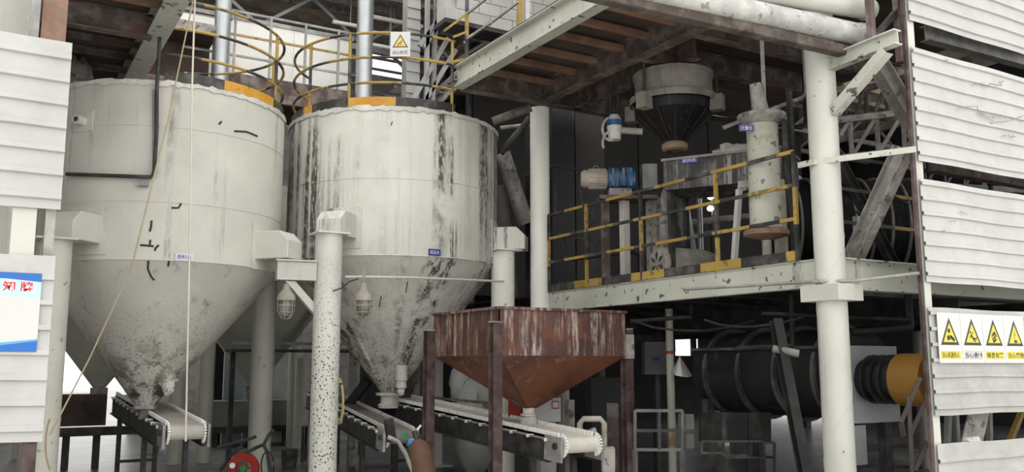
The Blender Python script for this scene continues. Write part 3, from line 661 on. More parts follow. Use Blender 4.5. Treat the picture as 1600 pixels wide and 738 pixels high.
p0 = W(1360, 65, Y=5.2); p1 = W(1403, 15, Y=5.2); MB().bar(p0, p1, .05, .05).build('brace', 'dark_steel', t)

# ------------------------------------------------------------------ upper platforms
up_ = thing('upper_platform', 'upper platform with pale edge beam and brown joists seen from below', 'platform', (6, 8.5, 5.3))
UZ = 5.33; UH = .3
MB().ibeam((5.38, 5.9, UZ + UH / 2), (5.38, 10.6, UZ + UH / 2), UH, .16).build('edge_beam', 'beam_pale', up_)
MB().ibeam((6.75, 5.9, UZ + UH / 2), (6.75, 10.55, UZ + UH / 2), UH, .17).build('main_beam', 'rust_beam', up_)
MB().ibeam((7.35, 8.0, UZ + UH / 2), (7.35, 10.6, UZ + UH / 2), UH, .15).build('side_beam', 'rust_beam', up_)
MB().ibeam((5.46, 10.62, UZ + UH / 2), (9.5, 10.62, UZ + UH / 2), UH, .15).build('end_beam', 'rust_beam', up_)
for x, y in ((1001, 95), (1079, 56)):
    p = W(x, y, Z=UZ); MB().ibeam((6.85, p.y, UZ + UH / 2), (10.5, p.y, UZ + UH / 2), UH * .9, .13).build('cross_beam', 'rust_beam', up_)
for x, y in ((765, 117), (796, 98), (826, 80), (862, 58), (897, 36), (938, 12), (985, -18), (1040, -52)):
    p = W(x, y, Z=5.5); MB().angle((5.42, p.y, 5.55), (6.73, p.y, 5.55), .07, .01).build('joist', 'rust_joist', up_)
for k in range(12):
    y0 = 5.95 + k * .385; MB().box(5.32, 10.5, y0, y0 + .38, UZ + UH, UZ + UH + .03).build('deck_plank', 'deck_under', up_)
ul = thing('upper_platform', 'dark upper left platform with pale edge beam above the left silo', 'platform', (0, 10.6, 5.3))
MB().ibeam((1.5, 8.2, UZ + .12), (1.5, 14.0, UZ + .12), .24, .24).build('edge_beam', 'beam_pale', ul)
MB().ibeam((-3, 10.6, UZ + .1), (1.44, 10.6, UZ + .1), .28, .13).build('cross_beam', 'rust_beam', ul)
for y in (8.8, 9.5, 10.1, 11.1, 11.6, 12.1, 12.7, 13.3): MB().angle((-3, y, UZ + .2), (1.44, y, UZ + .2), .07, .01).build('joist', 'rust_joist' if y < 11 else 'rust_beam', ul)
for k in range(12): MB().box(-3, 1.52, 8.2 + k * .485, 8.2 + k * .485 + .48, UZ + .25, UZ + .28).build('deck_plank', 'deck_under', ul)
MB().tube((-2, 10.6, 0), (-2, 10.6, UZ - .05), .14, 20).build('post', 'grey_col', ul)
p = W(122, 118, Y=12.6); tag(MB().blob(p, .16, .2, .22, 12, 8, .25, 2).build('dust_bag', 'dusty'), 'grey crumpled bag lying on the left silo rim by the cladding', 'bag')

# gallery behind the silos
GY = 14.3
ga = thing('gallery', 'rear gallery with white wall sheets and grey fascia behind the silos', 'gallery', (4.3, GY, 5.8))
MB().box(3.0, 6.6, GY - .06, GY + .04, 5.84, 6.24).build('fascia_beam', 'rust_beam', ga)
x = 2.2
for k in range(3): MB().box(x + k * 1.06, x + k * 1.06 + 1.055, GY + .5, GY + .54 + .01 * (k % 2), 6.27, 7.3 + .06 * k).build('wall_sheet', 'wall_white', ga)
for z in (7.29,): MB().box(2.2, 5.4, GY + .48, GY + .56, z + .06, z + .13).build('wall_cap', 'grey_steel', ga)
MB().box(3.0, 7.0, GY + .05, GY + 2.5, 6.2, 6.26).build('deck', 'deck_under', ga)
g3 = thing('guard_rail', 'weathered grey railing of the rear gallery in front of the white wall', 'railing', (4.2, GY, 6.24))
for x in (3.2, 3.78, 4.37, 4.95, 5.5):
    MB().box(x - .018, x + .018, GY - .02, GY + .015, 6.24, 7.32).build('post', 'grey_steel', g3)
for z in (6.55, 6.9, 7.3): MB().box(2.4, 5.55, GY - .015, GY + .012, z - .018, z + .018).build('rail', 'yellow' if z == 6.9 else 'grey_steel', g3)
for x, r, lab in ((347, .125, 'shiny galvanised vertical duct left of the white gallery wall'), (570, .14, 'shiny galvanised vertical duct right of the white gallery wall')):
    p = W(x, 60, Y=13.95); tag(MB().tube((p.x, 13.95, 5.0), (p.x, 13.95, 9.6), r, 24).build('vertical_duct', 'galv'), lab, 'duct')
ld = thing('landing', 'dark brown landing with flaking grey edge left of the galvanised duct', 'platform', (2.3, 14.2, 5.3))
a = W(253, 40, Y=13.9); b_ = W(342, 55, Y=13.9)
MB().box(1.6, b_.x, 13.9, 13.96, b_.z - .0, b_.z + .15).build('edge_strip', 'dusty', ld)
MB().box(1.6, b_.x, 13.96, 14.6, b_.z - .01, b_.z + .1).build('slab', 'deck_under', ld)
MB().box(1.6, b_.x, 14.55, 14.62, 5.1, b_.z - .01).build('rear_panel', 'deck_under', ld)
MB().box(1.58, 1.62, 13.96, 14.55, 5.1, b_.z - .01).build('side_panel', 'deck_under', ld)
for z in (5.5, 5.9): MB().box(1.65, b_.x - .1, 14.4, 14.46, z, z + .16).build('inner_rail', 'rust_beam', ld)
MB().box(b_.x - .06, b_.x, 13.97, 14.05, 5.0, b_.z).build('post', 'grey_steel', ld)
# siding-clad riser right of bright louvre
rs = thing('clad_riser', 'pale siding-clad vertical riser behind the warning sign', 'riser', (6.3, 14.3, 5.0))
for k in range(20): z = 5.2 + k * .2; MB().prism([(6.22, 14.3, z), (6.22, 14.27, z), (6.22, 14.295, z + .195), (6.22, 14.3, z + .195)], (.26, 0, 0)).build('siding_board', 'clad', rs)
MB().box(6.22, 6.48, 14.3, 14.5, 5.2, 9.3).build('core', 'clad_dirty', rs)
t = thing('elevator_frame', 'pale grey slanting steel members between the siding riser and block housing', 'frame', W(680, 150, Y=13.6))
for q in ((712, -8, 662, 75), (694, 18, 655, 72), (682, -5, 676, 160), (668, 0, 666, 160), (700, 60, 640, 165), (712, 78, 655, 172)): MB().bar(W(q[0], q[1], Y=13.6), W(q[2], q[3], Y=13.6), .07, .07).build('member', 'clad_dirty' if q[2] < 670 else 'grey_steel', t)
# elevated block-clad housing with stairs
hb = thing('block_housing', 'grey block-clad housing high above the pale edge beam', 'housing', (7.6, 13.2, 6.3))
a = W(697, 28, Y=12.6); zb_ = a.z
rnd = random.Random(4)
for r in range(9):
    for k in range(9):
        x0 = a.x + k * .42 + (.2 if r % 2 else 0); MB().box(x0, x0 + .41, 12.6, 12.66 + rnd.uniform(-.006, .006), zb_ + r * .21, zb_ + r * .21 + .2).build('block', 'block', hb)
MB().box(a.x, a.x + 3.9, 12.66, 12.95, zb_, zb_ + 1.95).build('core', 'clad_dirty', hb)
MB().box(a.x - .03, a.x + 4, 12.57, 13.0, zb_ - .08, zb_ - .005).build('floor_slab', 'dark_steel', hb)
st = thing('stair_flight', 'grey steel stair flight with yellow and black handrail behind the right silo', 'stairs', (7.0, 12.8, 5.0))
q0 = W(680, 160, Y=13.9); q1 = W(760, 88, Y=12.4)
for dy in (0, .7): MB().bar(q0 + Y_ * dy, q1 + Y_ * dy, .03, .22).build('stringer', 'beam_pale', st)
for k in range(7): p = q0 + (q1 - q0) * ((k + .5) / 7); MB().box(p.x - .12, p.x + .12, p.y, p.y + .7, p.z - .01, p.z + .02).build('tread', 'grey_steel', st)
# stair rail posts near the upper platform
sr = thing('guard_rail', 'yellow and black handrail rising beside the pale upper edge beam', 'railing', (5.5, 11, 5.6))
P0 = W(708, 60, Y=11.0); P1 = W(730, 20, Y=10.8)
for k, (z0, z1) in enumerate(((0, .35), (.35, .7), (.7, 1.4))):
    p = W(729, 95, Y=10.5); MB().box(p.x - .02, p.x + .02, 10.48, 10.52, p.z + z0, p.z + z1).build('post', ('black', 'yellow', 'black')[k], sr)
for (x0, y0, x1, y1, m) in ((693, 49, 729, 22, 'yellow'), (729, 22, 762, -4, 'grey_steel'), (729, 61, 768, 35, 'dusty'), (768, 35, 810, 3, 'grey_steel'), (708, 58, 729, 50, 'yellow'), (708, 97, 729, 92, 'yellow')):
    MB().bar(W(x0, y0, Y=10.5), W(x1, y1, Y=10.5 if x1 < 730 else 10.0), .03, .03).build('rail', m, sr)
for x, m in ((812, 'yellow'), (823, 'cake')):
    p = W(x, 30, Y=10.2); MB().box(p.x - .035, p.x + .035, 10.17, 10.23, p.z - .3, p.z + 1).build('post', m, sr)

# ------------------------------------------------------------------ signs
def warn_sign(par, c, r, u, n, w, h, body, pict, yel='sign_yellow', ink='sign_black', strip='sign_yellow', edge='sign_black'):
    def P(x, y, k): return c + r * (x * w) + u * (y * h) + n * k
    pl = MB().fr(c, r, n, u, w * .99, .004, h * .99).build('plate', 'white', par)
    MB().prism([P(-.4, -.14, .0022), P(.4, -.14, .0022), P(.0, .40, .0022)], n * .0006).build('triangle_border', edge, pl)
    MB().prism([P(-.29, -.085, .003), P(.29, -.085, .003), P(.0, .30, .003)], n * .0006).build('triangle', yel, pl)
    b = MB()
    def disc(x, y, rad, k=14): b.prism([P(x + rad * math.cos(2 * math.pi * i / k), y + rad * w / h * math.sin(2 * math.pi * i / k), .0038) for i in range(k)], n * .0005)
    def line(x0, y0, x1, y1, t=.03):
        a, e = P(x0, y0, .004), P(x1, y1, .004); b.bar(a, e, t * w, .0006, n)
    if pict == 'gear': disc(-.03, .14, .062); disc(-.06, .0, .07); line(.03, .02, .2, -.05, .09); line(.0, .05, .12, .0, .04)
    elif pict == 'fall':
        disc(-.09, .12, .035); line(-.07, .07, .03, .0, .06); line(-.05, .06, -.12, .01); line(-.03, .07, .03, .13); line(.03, .0, .17, -.01, .045); line(.17, -.01, .21, .03); line(.02, .0, .1, -.06, .045); line(.1, -.06, .16, -.05)
    elif pict == 'noise': line(-.1, .05, .02, .14, .05); line(.02, .14, .11, .04, .06); line(-.08, .02, .03, -.07, .05); line(.0, .05, .06, .0, .05); line(-.06, -.06, .12, -.01, .045); line(.0, .0, .0, .1, .035)
    elif pict == 'object': b.fr(P(.03, -.045, .004), r, n, u, .14 * w, .0006, .06 * h); disc(.0, .03, .02); line(-.03, .06, -.03, .12, .018); line(.03, .07, .03, .13, .018); line(0, .14, 0, .19, .018)
    elif pict == 'drop': disc(.07, .13, .032); line(.05, .1, -.06, .02, .06); line(.02, .08, .12, .04); line(-.06, .02, .06, -.03, .045); line(-.06, .02, -.16, -.03, .04); line(-.18, -.05, -.05, -.06, .03)
    b.build('pictogram', ink, pl)
    if strip: MB().fr(P(0, -.335, .0024), r, n, u, w * .86, .001, h * .15).build('text_strip', strip, pl)
    else:
        for e in ((0, -.26, .84, .004), (0, -.41, .84, .004)): MB().fr(P(e[0], e[1], .0024), r, n, u, w * e[2], .0008, .002).build('text_border', 'sign_ink', pl)
    text_part(body, 'lettering', ink, pl, P(0, -.335, .003), r, u, n, h * .115, w * .76, weight=.012)
wsn = thing('warning_signs', 'row of four yellow triangle warning signs on one white board on the cladding', 'sign', W(1530, 568, Y=4.97))
T0 = W(1463, 488, Y=4.975); T1 = W(1598, 494, Y=4.975); B0 = W(1467, 568, Y=4.975)
sw = (T1.x - T0.x) / 4; sh = T0.z - B0.z; zc = (T0.z + B0.z) / 2
for i, (bd, pc, stp) in enumerate((('当心机器伤人', 'gear', 'sign_yellow'), ('当心滑倒', 'fall', None), ('噪音有害', 'noise', 'sign_yellow'), ('当心落物', 'object', 'sign_yellow'))):
    warn_sign(wsn, Vector((T0.x + sw * (i + .5), 4.975, zc)), X_, Z_, -Y_, sw, sh, bd, pc, strip=stp)
p = W(625.5, 69, Y=10.62); sg = thing('fall_warning_sign', 'white fall warning sign with gold triangle hung on the right silo railing', 'sign', p)
a_ = -YAW - .05; rr = Vector((math.cos(a_), math.sin(a_), 0)); warn_sign(sg, p, rr, Z_, Vector((rr.y, -rr.x, 0)), .27, .345, '当心跌落', 'drop', yel='sign_gold', ink='sign_ink', strip=None, edge='sign_ink')
# notice board on left cladding
nb = thing('notice_board', 'white notice board with blue header and red lettering on left cladding', 'notice board', (-.2, 5.57, 1.66))
bx0, bx1, bz0, bz1 = -.75, .266, 1.665, 2.095; by = 5.575
MB().box(bx0, bx1, by, by + .008, bz0, bz1).build('panel', 'white', nb)
MB().prism([(bx0, by - .0006, bz1), (bx1, by - .0006, bz1), (bx1, by - .0006, bz1 - .048), (.1, by - .0006, bz1 - .035), (bx0, by - .0006, bz1 - .03)], (0, .0006, 0)).build('header_band', 'board_blue', nb)
MB().prism([(bx0, by - .0004, bz1 - .03), (.1, by - .0004, bz1 - .035), (bx1, by - .0004, bz1 - .048), (bx1, by - .0004, bz1 - .14), (.12, by - .0004, bz1 - .13), (-.05, by - .0004, bz1 - .1), (bx0, by - .0004, bz1 - .09)], (0, .0004, 0)).build('sky_band', 'board_sky', nb)
MB().prism([(bx0, by - .0006, bz0), (bx1, by - .0006, bz0), (bx1, by - .0006, bz0 + .06), (.1, by - .0006, bz0 + .036), (-.1, by - .0006, bz0 + .025), (bx0, by - .0006, bz0 + .03)], (0, .0006, 0)).build('footer_band', 'board_blue', nb)
MB().prism([(bx0, by - .0008, bz0 + .03), (-.1, by - .0008, bz0 + .025), (.1, by - .0008, bz0 + .036), (bx1, by - .0008, bz0 + .06), (bx1, by - .0008, bz0 + .07), (.1, by - .0008, bz0 + .05), (-.1, by - .0008, bz0 + .04), (bx0, by - .0008, bz0 + .045)], (0, .0002, 0)).build('footer_wave', 'board_mid', nb)
text_part('告 知 牌', 'lettering', 'sign_red', nb, (W(15, 447, Y=by).x, by - .001, W(15, 447, Y=by).z), X_, Z_, -Y_, .055, .225, weight=.02)

# ------------------------------------------------------------------ equipment on the mezzanine
def oriented(deg): a = math.radians(deg); return Vector((math.cos(a), math.sin(a), 0)), Vector((-math.sin(a), math.cos(a), 0))
for lab, x0, x1, Y, m, dep in (('tall black streaked steel duct just right of the middle column', 863, 898, 11.3, 'black_steel', .8), ('tall dark brown steel duct behind the motor', 900, 945, 11.5, 'brown_steel', .8)):
    a = W(x0, 300, Y=Y); b_ = W(x1, 300, Y=Y); t = thing('tall_duct', lab, 'duct', (a.x, Y, DZ))
    MB().box(a.x, b_.x, Y, Y + dep, DZ, 5.6).build('casing', m, t)
    for z in (3.55, 4.6): MB().box(a.x - .012, b_.x + .012, Y - .012, Y + dep, z, z + .03).build('flange', 'dark_steel', t)
    for k in range(4):
        x = a.x + (b_.x - a.x) * (k + .5) / 4; z = 3.54 - random.uniform(.05, .25); MB().prism([(x - .07, Y - .003, 3.55), (x + .08, Y - .003, 3.55), (x + .02, Y - .003, z)], (0, .002, 0)).build('dust_run', 'brown_steel', t)
# weigh hopper
c = W(1052, 140, Z=5.12); t = thing('weigh_hopper', 'dark funnel-shaped weigh hopper with caked rim above the mezzanine', 'hopper', (c.x, c.y, 4.2)); R = .5
zb = W(1052, 228, D=(c - Vector((0, 0, EYE))).dot(FW)).z
MB().lathe([(R, 5.0), (R * .98, 5.25), (R + .02, 5.26), (R + .02, 5.3)], c * Vector((1, 1, 0)) if False else (c.x, c.y, 0), 40).build('rim_drum', 'caked_drum', t)
MB().lathe([(R + .06, 4.9), (R + .07, 4.98), (R + .02, 5.0), (R, 4.92)], (c.x, c.y, 0), 40).build('collar_ring', 'caked_drum', t)
MB().lathe([(.12, zb), (R, 4.78), (R + .01, 4.94)], (c.x, c.y, 0), 40).build('cone', 'black_steel', t)
for k in range(14):
    a = 2 * math.pi * k / 14; d = Vector((math.cos(a), math.sin(a), 0)); MB().bar(Vector((c.x, c.y, zb + .02)) + d * .125, Vector((c.x, c.y, 4.78)) + d * (R + .005), .02, .03, d).build('rib', 'brown_steel', t)
for a in (-170, -60, 60, 180 - 60):
    d = Vector((math.cos(math.radians(a)), math.sin(math.radians(a)), 0)); p = Vector((c.x, c.y, 4.86)) + d * (R + .07)
    MB().fr(p, Vector((-d.y, d.x, 0)), d, Z_, .14, .16, .2).build('mounting_ear', 'caked_drum', t); MB().tube(p, p + Z_ * .5, .02, 8).build('hanger_rod', 'dark_steel', t)
MB().lathe([(.13, zb + .02), (.17, zb - .02), (.16, zb - .08), (.12, zb - .1)], (c.x, c.y, 0), 20).build('canvas_sleeve', mat('tan_canvas', (.33, .25, .15), .9), t)
HC = c
# mixer box below it, on legs
ux, uy = oriented(-59); a = W(1036, 252, D=10.9); t = thing('mixer_box', 'dark streaked mixer box with purple tag under the weigh hopper', 'mixer', (a.x, a.y, DZ))
L_ = 1.45; hgt = .36; dp = .75; n_ = -uy if (-uy).dot(FW) < 0 else uy
cc = a + ux * (L_ / 2) - n_ * (dp / 2) - Z_ * (hgt / 2)
MB().fr(cc, ux, uy, Z_, L_, dp, hgt).build('body', 'streak_box', t)
MB().fr(cc + Z_ * (hgt / 2 + .01), ux, uy, Z_, L_ + .04, dp + .04, .03).build('top_flange', 'caked_drum', t)
for sx in (-.46, .46):
    for sy in (-.4, .4):
        p = cc + ux * (L_ * sx) + uy * (dp * sy); MB().box(p.x - .03, p.x + .03, p.y - .03, p.y + .03, DZ, cc.z - hgt / 2).build('leg', 'dark_steel', t)
p = a + ux * .33 + n_ * .008 - Z_ * .03; tg = MB().fr(p, ux, n_, Z_, .22, .01, .07).build('name_tag', 'tag_blue', t); text_part('搅拌机', 'lettering', 'tag_pale', tg, p + n_ * .006, ux, Z_, n_, .045, .17, weight=.01)
p = cc + ux * (-.2) + Z_ * (hgt / 2 + .02); tag(MB().blob(p + ux * .25 + Z_ * .02, .3, .25, .16, 16, 8, .2, 12).build('spilled_heap', 'cake'), 'pale heap of spilled powder behind the weigh hopper spout', 'powder heap')
# motor with blue coupling on a stand
c = W(908, 280, D=12.2); ax = RT.copy(); ax = Vector((ax.x, ax.y, 0)).normalized(); t = thing('electric_motor', 'dusty cream electric motor with blue gearbox on a steel stand', 'motor', (c.x, c.y, DZ))
fwd = Vector((-ax.y, ax.x, 0)); 
MB().lathe([(0, 0), (.1, .0), (.125, .04), (.125, .09), (.13, .1), (.13, .34), (.11, .36)], c, 22, axis=ax).build('motor_body', 'cream_motor', t)
for k in range(10): a = 2 * math.pi * k / 10; d = fwd * math.cos(a) + Z_ * math.sin(a); MB().bar(c + ax * .1 + d * .135, c + ax * .34 + d * .135, .012, .014, d).build('cooling_fin', 'cream_motor', t)
MB().path([c + ax * .2 + Z_ * .15 + (ax * math.cos(q) + Z_ * math.sin(q)) * .035 for q in [math.pi * 2 * k / 12 for k in range(12)]], .008, 6, True).build('lifting_eye', 'grey_steel', t)
MB().lathe([(.1, .36), (.15, .38), (.15, .5), (.12, .52), (.12, .6), (.16, .62), (.16, .72), (.06, .74)], c, 22, axis=ax).build('gearbox', 'blue_motor', t)
for k in (.42, .56, .66): MB().fr(c + ax * k - fwd * .14, ax, fwd, Z_, .03, .05, .24).build('gearbox_rib', 'blue_motor', t)
MB().fr(c + ax * .92 + Z_ * .02, ax, fwd, Z_, .2, .22, .34).build('coupling_guard', 'grey_steel', t)
MB().fr(c + ax * .52 - Z_ * .2, ax, fwd, Z_, .3, .25, .1).build('foot_block', 'dusty', t)
MB().fr(c + ax * .62 - Z_ * .28, ax, fwd, Z_, .78, .4, .05).build('stand_top', 'rust_beam', t)
for k, m in ((.32, 'rust_beam'), (.58, 'cake'), (.94, 'dusty')):
    p = c + ax * k - Z_ * .3; MB().bar((p.x, p.y, DZ), p, .1 if k > .5 else .06, .1).build('stand_leg', m, t)
# second small blue actuator with hose loops
c = W(960, 200, D=11.6); t = thing('valve_actuator', 'small dusty blue actuator with looped hose hanging under the brown beam', 'actuator', c)
MB().tube(c - Z_ * .16, c + Z_ * .02, .08, 16, .1).build('lower_housing', 'cake', t); MB().tube(c + Z_ * .02, c + Z_ * .1, .1, 16).build('body', 'blue_motor', t); MB().tube(c + Z_ * .1, c + Z_ * .17, .1, 16, .06).build('cap', 'cake', t)
MB().tube(c + ax * .05 - Z_ * .03, c + ax * .36 - Z_ * .05, .045, 12).build('side_pipe', 'dusty', t)
MB().path([c - ax * .08 + Z_ * .02 + (ax * -math.sin(q) * .08 + Z_ * (math.cos(q) * .1 - .03 * q)) - fwd * .05 for q in [k * .4 for k in range(22)]], .018, 8).build('hose_loop', 'dusty', t)
for k in (-.05, .05): MB().tube(c + ax * k + Z_ * .16, (c.x + ax.x * k, c.y + ax.y * k, 5.34), .01, 6).build('hanger', 'dark_steel', t)
# grey-green tank
a = W(1190, 182, D=9.6); b_ = W(1190, 368, D=9.6); t = thing('vertical_tank', 'rust-stained grey-green vertical pipe tank behind the mezzanine railing', 'tank', (a.x, a.y, DZ)); r = .165
MB().tube((a.x, a.y, b_.z), (a.x, a.y, a.z), r, 32).build('barrel', 'tank', t)
MB().lathe([(r, a.z - .1), (r + .03, a.z - .08), (r + .09, a.z - .02), (r + .09, a.z + .01), (r, a.z + .03)], (a.x, a.y, 0), 32).build('top_flange', 'dusty', t)
MB().lathe([(r, b_.z + .05), (r + .07, b_.z + .02), (r + .07, b_.z - .03), (.05, b_.z - .08)], (a.x, a.y, 0), 32).build('bottom_flange', 'rust_joist', t)
MB().tube((a.x, a.y, DZ), (a.x, a.y, b_.z - .05), .05, 14).build('drain_pipe', 'dusty', t)
MB().tube((a.x, a.y, a.z), (a.x - .08, a.y, a.z + .35), .1, 14, .06).build('feed_chute', 'dusty', t)
MB().bar((a.x + .05, a.y, a.z + .02), (a.x + .05, a.y, 5.35), .03, .03).build('hanger', 'dusty', t)
p = W(1166, 200, D=9.45); tg = MB().fr(p, RT, Vector((0, 1, 0)), Z_, .15, .01, .07).build('name_tag', 'tag_purple', t); text_part('计量仓', 'lettering', 'tag_pale', tg, p - Y_ * .006, RT, Z_, -Y_, .045, .12, weight=.01)
for k, (x, m, w) in enumerate(((1240, 'dark_steel', .05), (1217, 'cream_motor', .1))):
    p = W(x, 300, D=9.8); MB().box(p.x - w / 2, p.x + w / 2, p.y - w / 2, p.y + w / 2, DZ, 3.6 if k else 4.6).build('support_post', m, t)
# leaning white post and angle
t = thing('prop_post', 'white square prop post beside the rust-stained tank', 'post', W(1146, 410, Z=DZ))
MB().bar(W(1147, 411, D=9.9), W(1155, 296, D=9.9), .055, .055).build('shaft', 'white', t); MB().blob(W(1163, 290, D=9.9), .09, .07, .06, 10, 6, .3, 3).build('caked_head', 'cake', t)
# drum with fan grille on deck
c = W(1027, 412, D=10.9); t = thing('fan_drum', 'caked horizontal drum with star-shaped fan grille on the mezzanine deck', 'fan drum', (c.x, c.y, DZ)); ax2 = (RT * .92 + Vector((FW.x, FW.y, 0)).normalized() * -.05 + Vector((FW.x, FW.y, 0)) * .42).normalized(); ax2.z = 0
R = c.z - DZ - .005
f2 = Vector((-ax2.y, ax2.x, 0))
MB().lathe([(0, 0), (R * .92, 0), (R, .03), (R, .62), (R * .8, .78), (0, .8)], c, 32, axis=ax2).build('barrel', 'caked_drum', t)
MB().tube(c - ax2 * .004, c - ax2 * .001, R * .86, 28).build('end_disc', 'dusty', t)
for k in range(6):
    a = math.pi / 3 * k + .5; d = f2 * math.cos(a) + Z_ * math.sin(a); e = f2 * -math.sin(a) + Z_ * math.cos(a); q = c - ax2 * .007
    MB().prism([q + d * R * .18, q + d * R * .5 + e * R * .12, q + d * R * .78, q + d * R * .5 - e * R * .12], ax2 * .002).build('grille_slot', 'dark_steel', t)
MB().tube(c - ax2 * .015, c, R * .15, 14).build('hub', 'dusty', t)
for k in (.15, .6): MB().fr(c + ax2 * k - Z_ * (R * .8), ax2, f2, Z_, .06, R * 1.3, R * .4).build('saddle', 'dark_steel', t)
# bent duct, ducting and posts behind
def vpost(name, lab, cat, x, y0, y1, D, w, m, rnd_=False, z0=None):
    a = W(x, y0, D=D); b_ = W(x, y1, D=D); z0 = b_.z if z0 is None else z0
    o = MB().tube((a.x, a.y, z0), (a.x, a.y, a.z), w / 2, 16) if rnd_ else MB().box(a.x - w / 2, a.x + w / 2, a.y - w / 2, a.y + w / 2, z0, a.z)
    return tag(o.build(name, m), lab, cat)
a = W(1042, 300, D=11.9)
tag(MB().path([W(1050, 290, D=11.6), W(1043, 305, D=11.8), W(1040, 330, D=11.9), W(1040, 360, D=11.9), Vector((W(1040, 360, D=11.9).x, W(1040, 360, D=11.9).y, DZ + .02))], .085, 14).build('bent_duct', 'dusty'), 'dusty bent vertical duct behind the fan drum', 'duct')
tag(MB().bar(W(1080, 400, D=11.9), W(1063, 300, D=11.9), .12, .12).build('slanted_chute', 'galv'), 'slanted grey chute beside the bent duct', 'chute')
vpost('steel_post', 'narrow dusty steel post left of the bent duct', 'post', 1025, 310, 420, 12.1, .1, 'dusty', z0=DZ)
vpost('steel_post', 'dark square steel post behind the railing near the motor stand', 'post', 1012, 315, 425, 12.3, .09, 'dark_steel', z0=DZ)
vpost('steel_post', 'grey round steel post behind the slanted chute', 'post', 1092, 290, 400, 12.4, .08, 'galv', True, z0=DZ)
# clutter: horizontal pipes and trays in the dark behind
for i, (x0, y0, x1, y1, D, r, m, lab) in enumerate(((1060, 350, 1250, 330, 13.0, .05, 'dusty', 'long dusty pipe running across the dark mezzanine'), (1070, 368, 1240, 352, 12.6, .035, 'grey_steel', 'thin grey pipe below the long dusty mezzanine pipe'), (1080, 300, 1260, 275, 13.4, .09, 'dusty', 'thick dusty pipe beneath the mixer box'),
        (880, 405, 1000, 392, 13.2, .04, 'dark_steel', 'dark thin pipe low behind the railing near the brown duct'), (1130, 200, 1260, 150, 10.6, .025, 'dusty', 'slim dusty brace beside the tank top flange'), (1115, 185, 1260, 200, 12.0, .03, 'dark_steel', 'dark pipe passing behind the tank top'))):
    a = W(x0, y0, D=D); b_ = W(x1, y1, D=D); d = (b_ - a).normalized(); e = Vector((b_.x, b_.y, DZ)) if i < 4 else Vector((b_.x, b_.y, 5.62)); tag(MB().path([a, b_ - d * r * 2, b_ + (e - b_).normalized() * r * 2, e], r, 12).build('service_pipe', m), lab, 'pipe')
t = thing('twin_lamp', 'two small glowing lamps on a pole deep in the mezzanine', 'lamp', Vector((W(1110, 326, D=14.5).x, W(1110, 326, D=14.5).y, DZ))); q = W(1112, 300, D=14.6)
MB().tube((q.x, q.y, DZ), q, .02, 8).build('pole', 'dark_steel', t); mb_ = mat('glowing_bulb', (1, 1, 1), .4, emit=((1, .98, .94), 12), bump=0)
for y in (308, 326):
    c = W(1110, y, D=14.5); MB().blob(c, .055, .055, .04, 12, 6, 0, 1).build('bulb', mb_, t)
# dark round vessel right of the tank
c = W(1330, 345, D=11.5); t = thing('horizontal_vessel', 'dark ribbed horizontal vessel behind the right column', 'vessel', (c.x, c.y, DZ)); R = .62
MB().lathe([(0, -1.0), (R * .8, -.95), (R, -.85), (R, .9), (R * .8, 1.0), (0, 1.05)], (c.x, c.y, DZ + R + .1), 36, axis=RT).build('body', 'mixer', t)
for k in range(9): MB().lathe([(R, -.85 + k * .22), (R + .03, -.845 + k * .22), (R + .03, -.82 + k * .22), (R, -.815 + k * .22)], (c.x, c.y, DZ + R + .1), 30, axis=RT).build('band', 'grey_steel', t)
for k in (-.6, .6): p = Vector((c.x, c.y, 0)) + RT * k; MB().box(p.x - .1, p.x + .1, p.y - .4, p.y + .4, DZ, DZ + .35).build('saddle', 'dark_steel', t)
# inclined lattice conveyor gantry to the right
def truss(label, p0, p1, q, m, name='lattice_gantry', n=7):
    p0, p1 = Vector(p0), Vector(p1); t = thing(name, label, 'gantry', (p0 + p1) / 2)
    up2 = Z_ * q
    MB().angle(p0, p1, .07).build('chord', m, t); MB().angle(p0 + up2, p1 + up2, .07).build('chord', m, t)
    for k in range(n):
        a = p0 + (p1 - p0) * (k / n); b_ = p0 + (p1 - p0) * ((k + 1) / n)
        MB().bar(a, b_ + up2 if k % 2 else b_ + up2, .04, .04).build('lattice_bar', m, t); MB().bar(a, a + up2, .04, .04).build('lattice_bar', m, t)
truss('upper lattice gantry seen between the right column and white cladding', W(1290, 225, D=11), W(1520, 160, D=11), .55, 'rust_beam')
truss('lower lattice gantry seen between the right column and white cladding', W(1290, 250, D=10.4), W(1580, 215, D=10.4), .45, 'dusty')
truss('dark lattice gantry seen through the slot in the cladding', W(1445, 290, Y=6.6), W(1640, 300, Y=6.6), .4, 'dark_steel')
tag(MB().ibeam(W(1328, 415, D=9.0), W(1412, 232, D=8.6), .16, .14).build('inclined_beam', 'dusty'), 'inclined grey steel beam between the right column and the cladding', 'beam')
tag(MB().ibeam(W(1372, 100, D=9.4), W(1440, 215, D=9.4), .16, .16).build('inclined_brace', 'dusty'), 'steep dusty brace behind the cladding top edge', 'brace')
tag(MB().ibeam(W(1310, 250, D=10), W(1400, 420, D=10), .1, .1).build('crossing_brace', 'dark_steel'), 'dark brace crossing behind the inclined grey beam', 'brace')
for i, (x0, y0, x1, y1, D) in enumerate(((1445, 52, 1640, 105, 5.9), (1450, 255, 1640, 290, 5.9), (1460, 452, 1640, 462, 5.9))):
    a = W(x0, y0, Y=D); b_ = W(x1, y1, Y=D); tag(MB().ibeam(a, b_, .18, .12).build('purlin_beam', 'rust_beam' if i else 'grey_steel'), ['grey purlin beam behind the topmost gap in the right cladding', 'rusty purlin beam behind the middle gap in the right cladding', 'rusty purlin beam behind the gap above the warning signs'][i], 'beam')
sc_ = thing('mezzanine_shelf', 'grey mezzanine side beam and tray right of the tall right column', 'shelf', W(1330, 430, D=8.8))
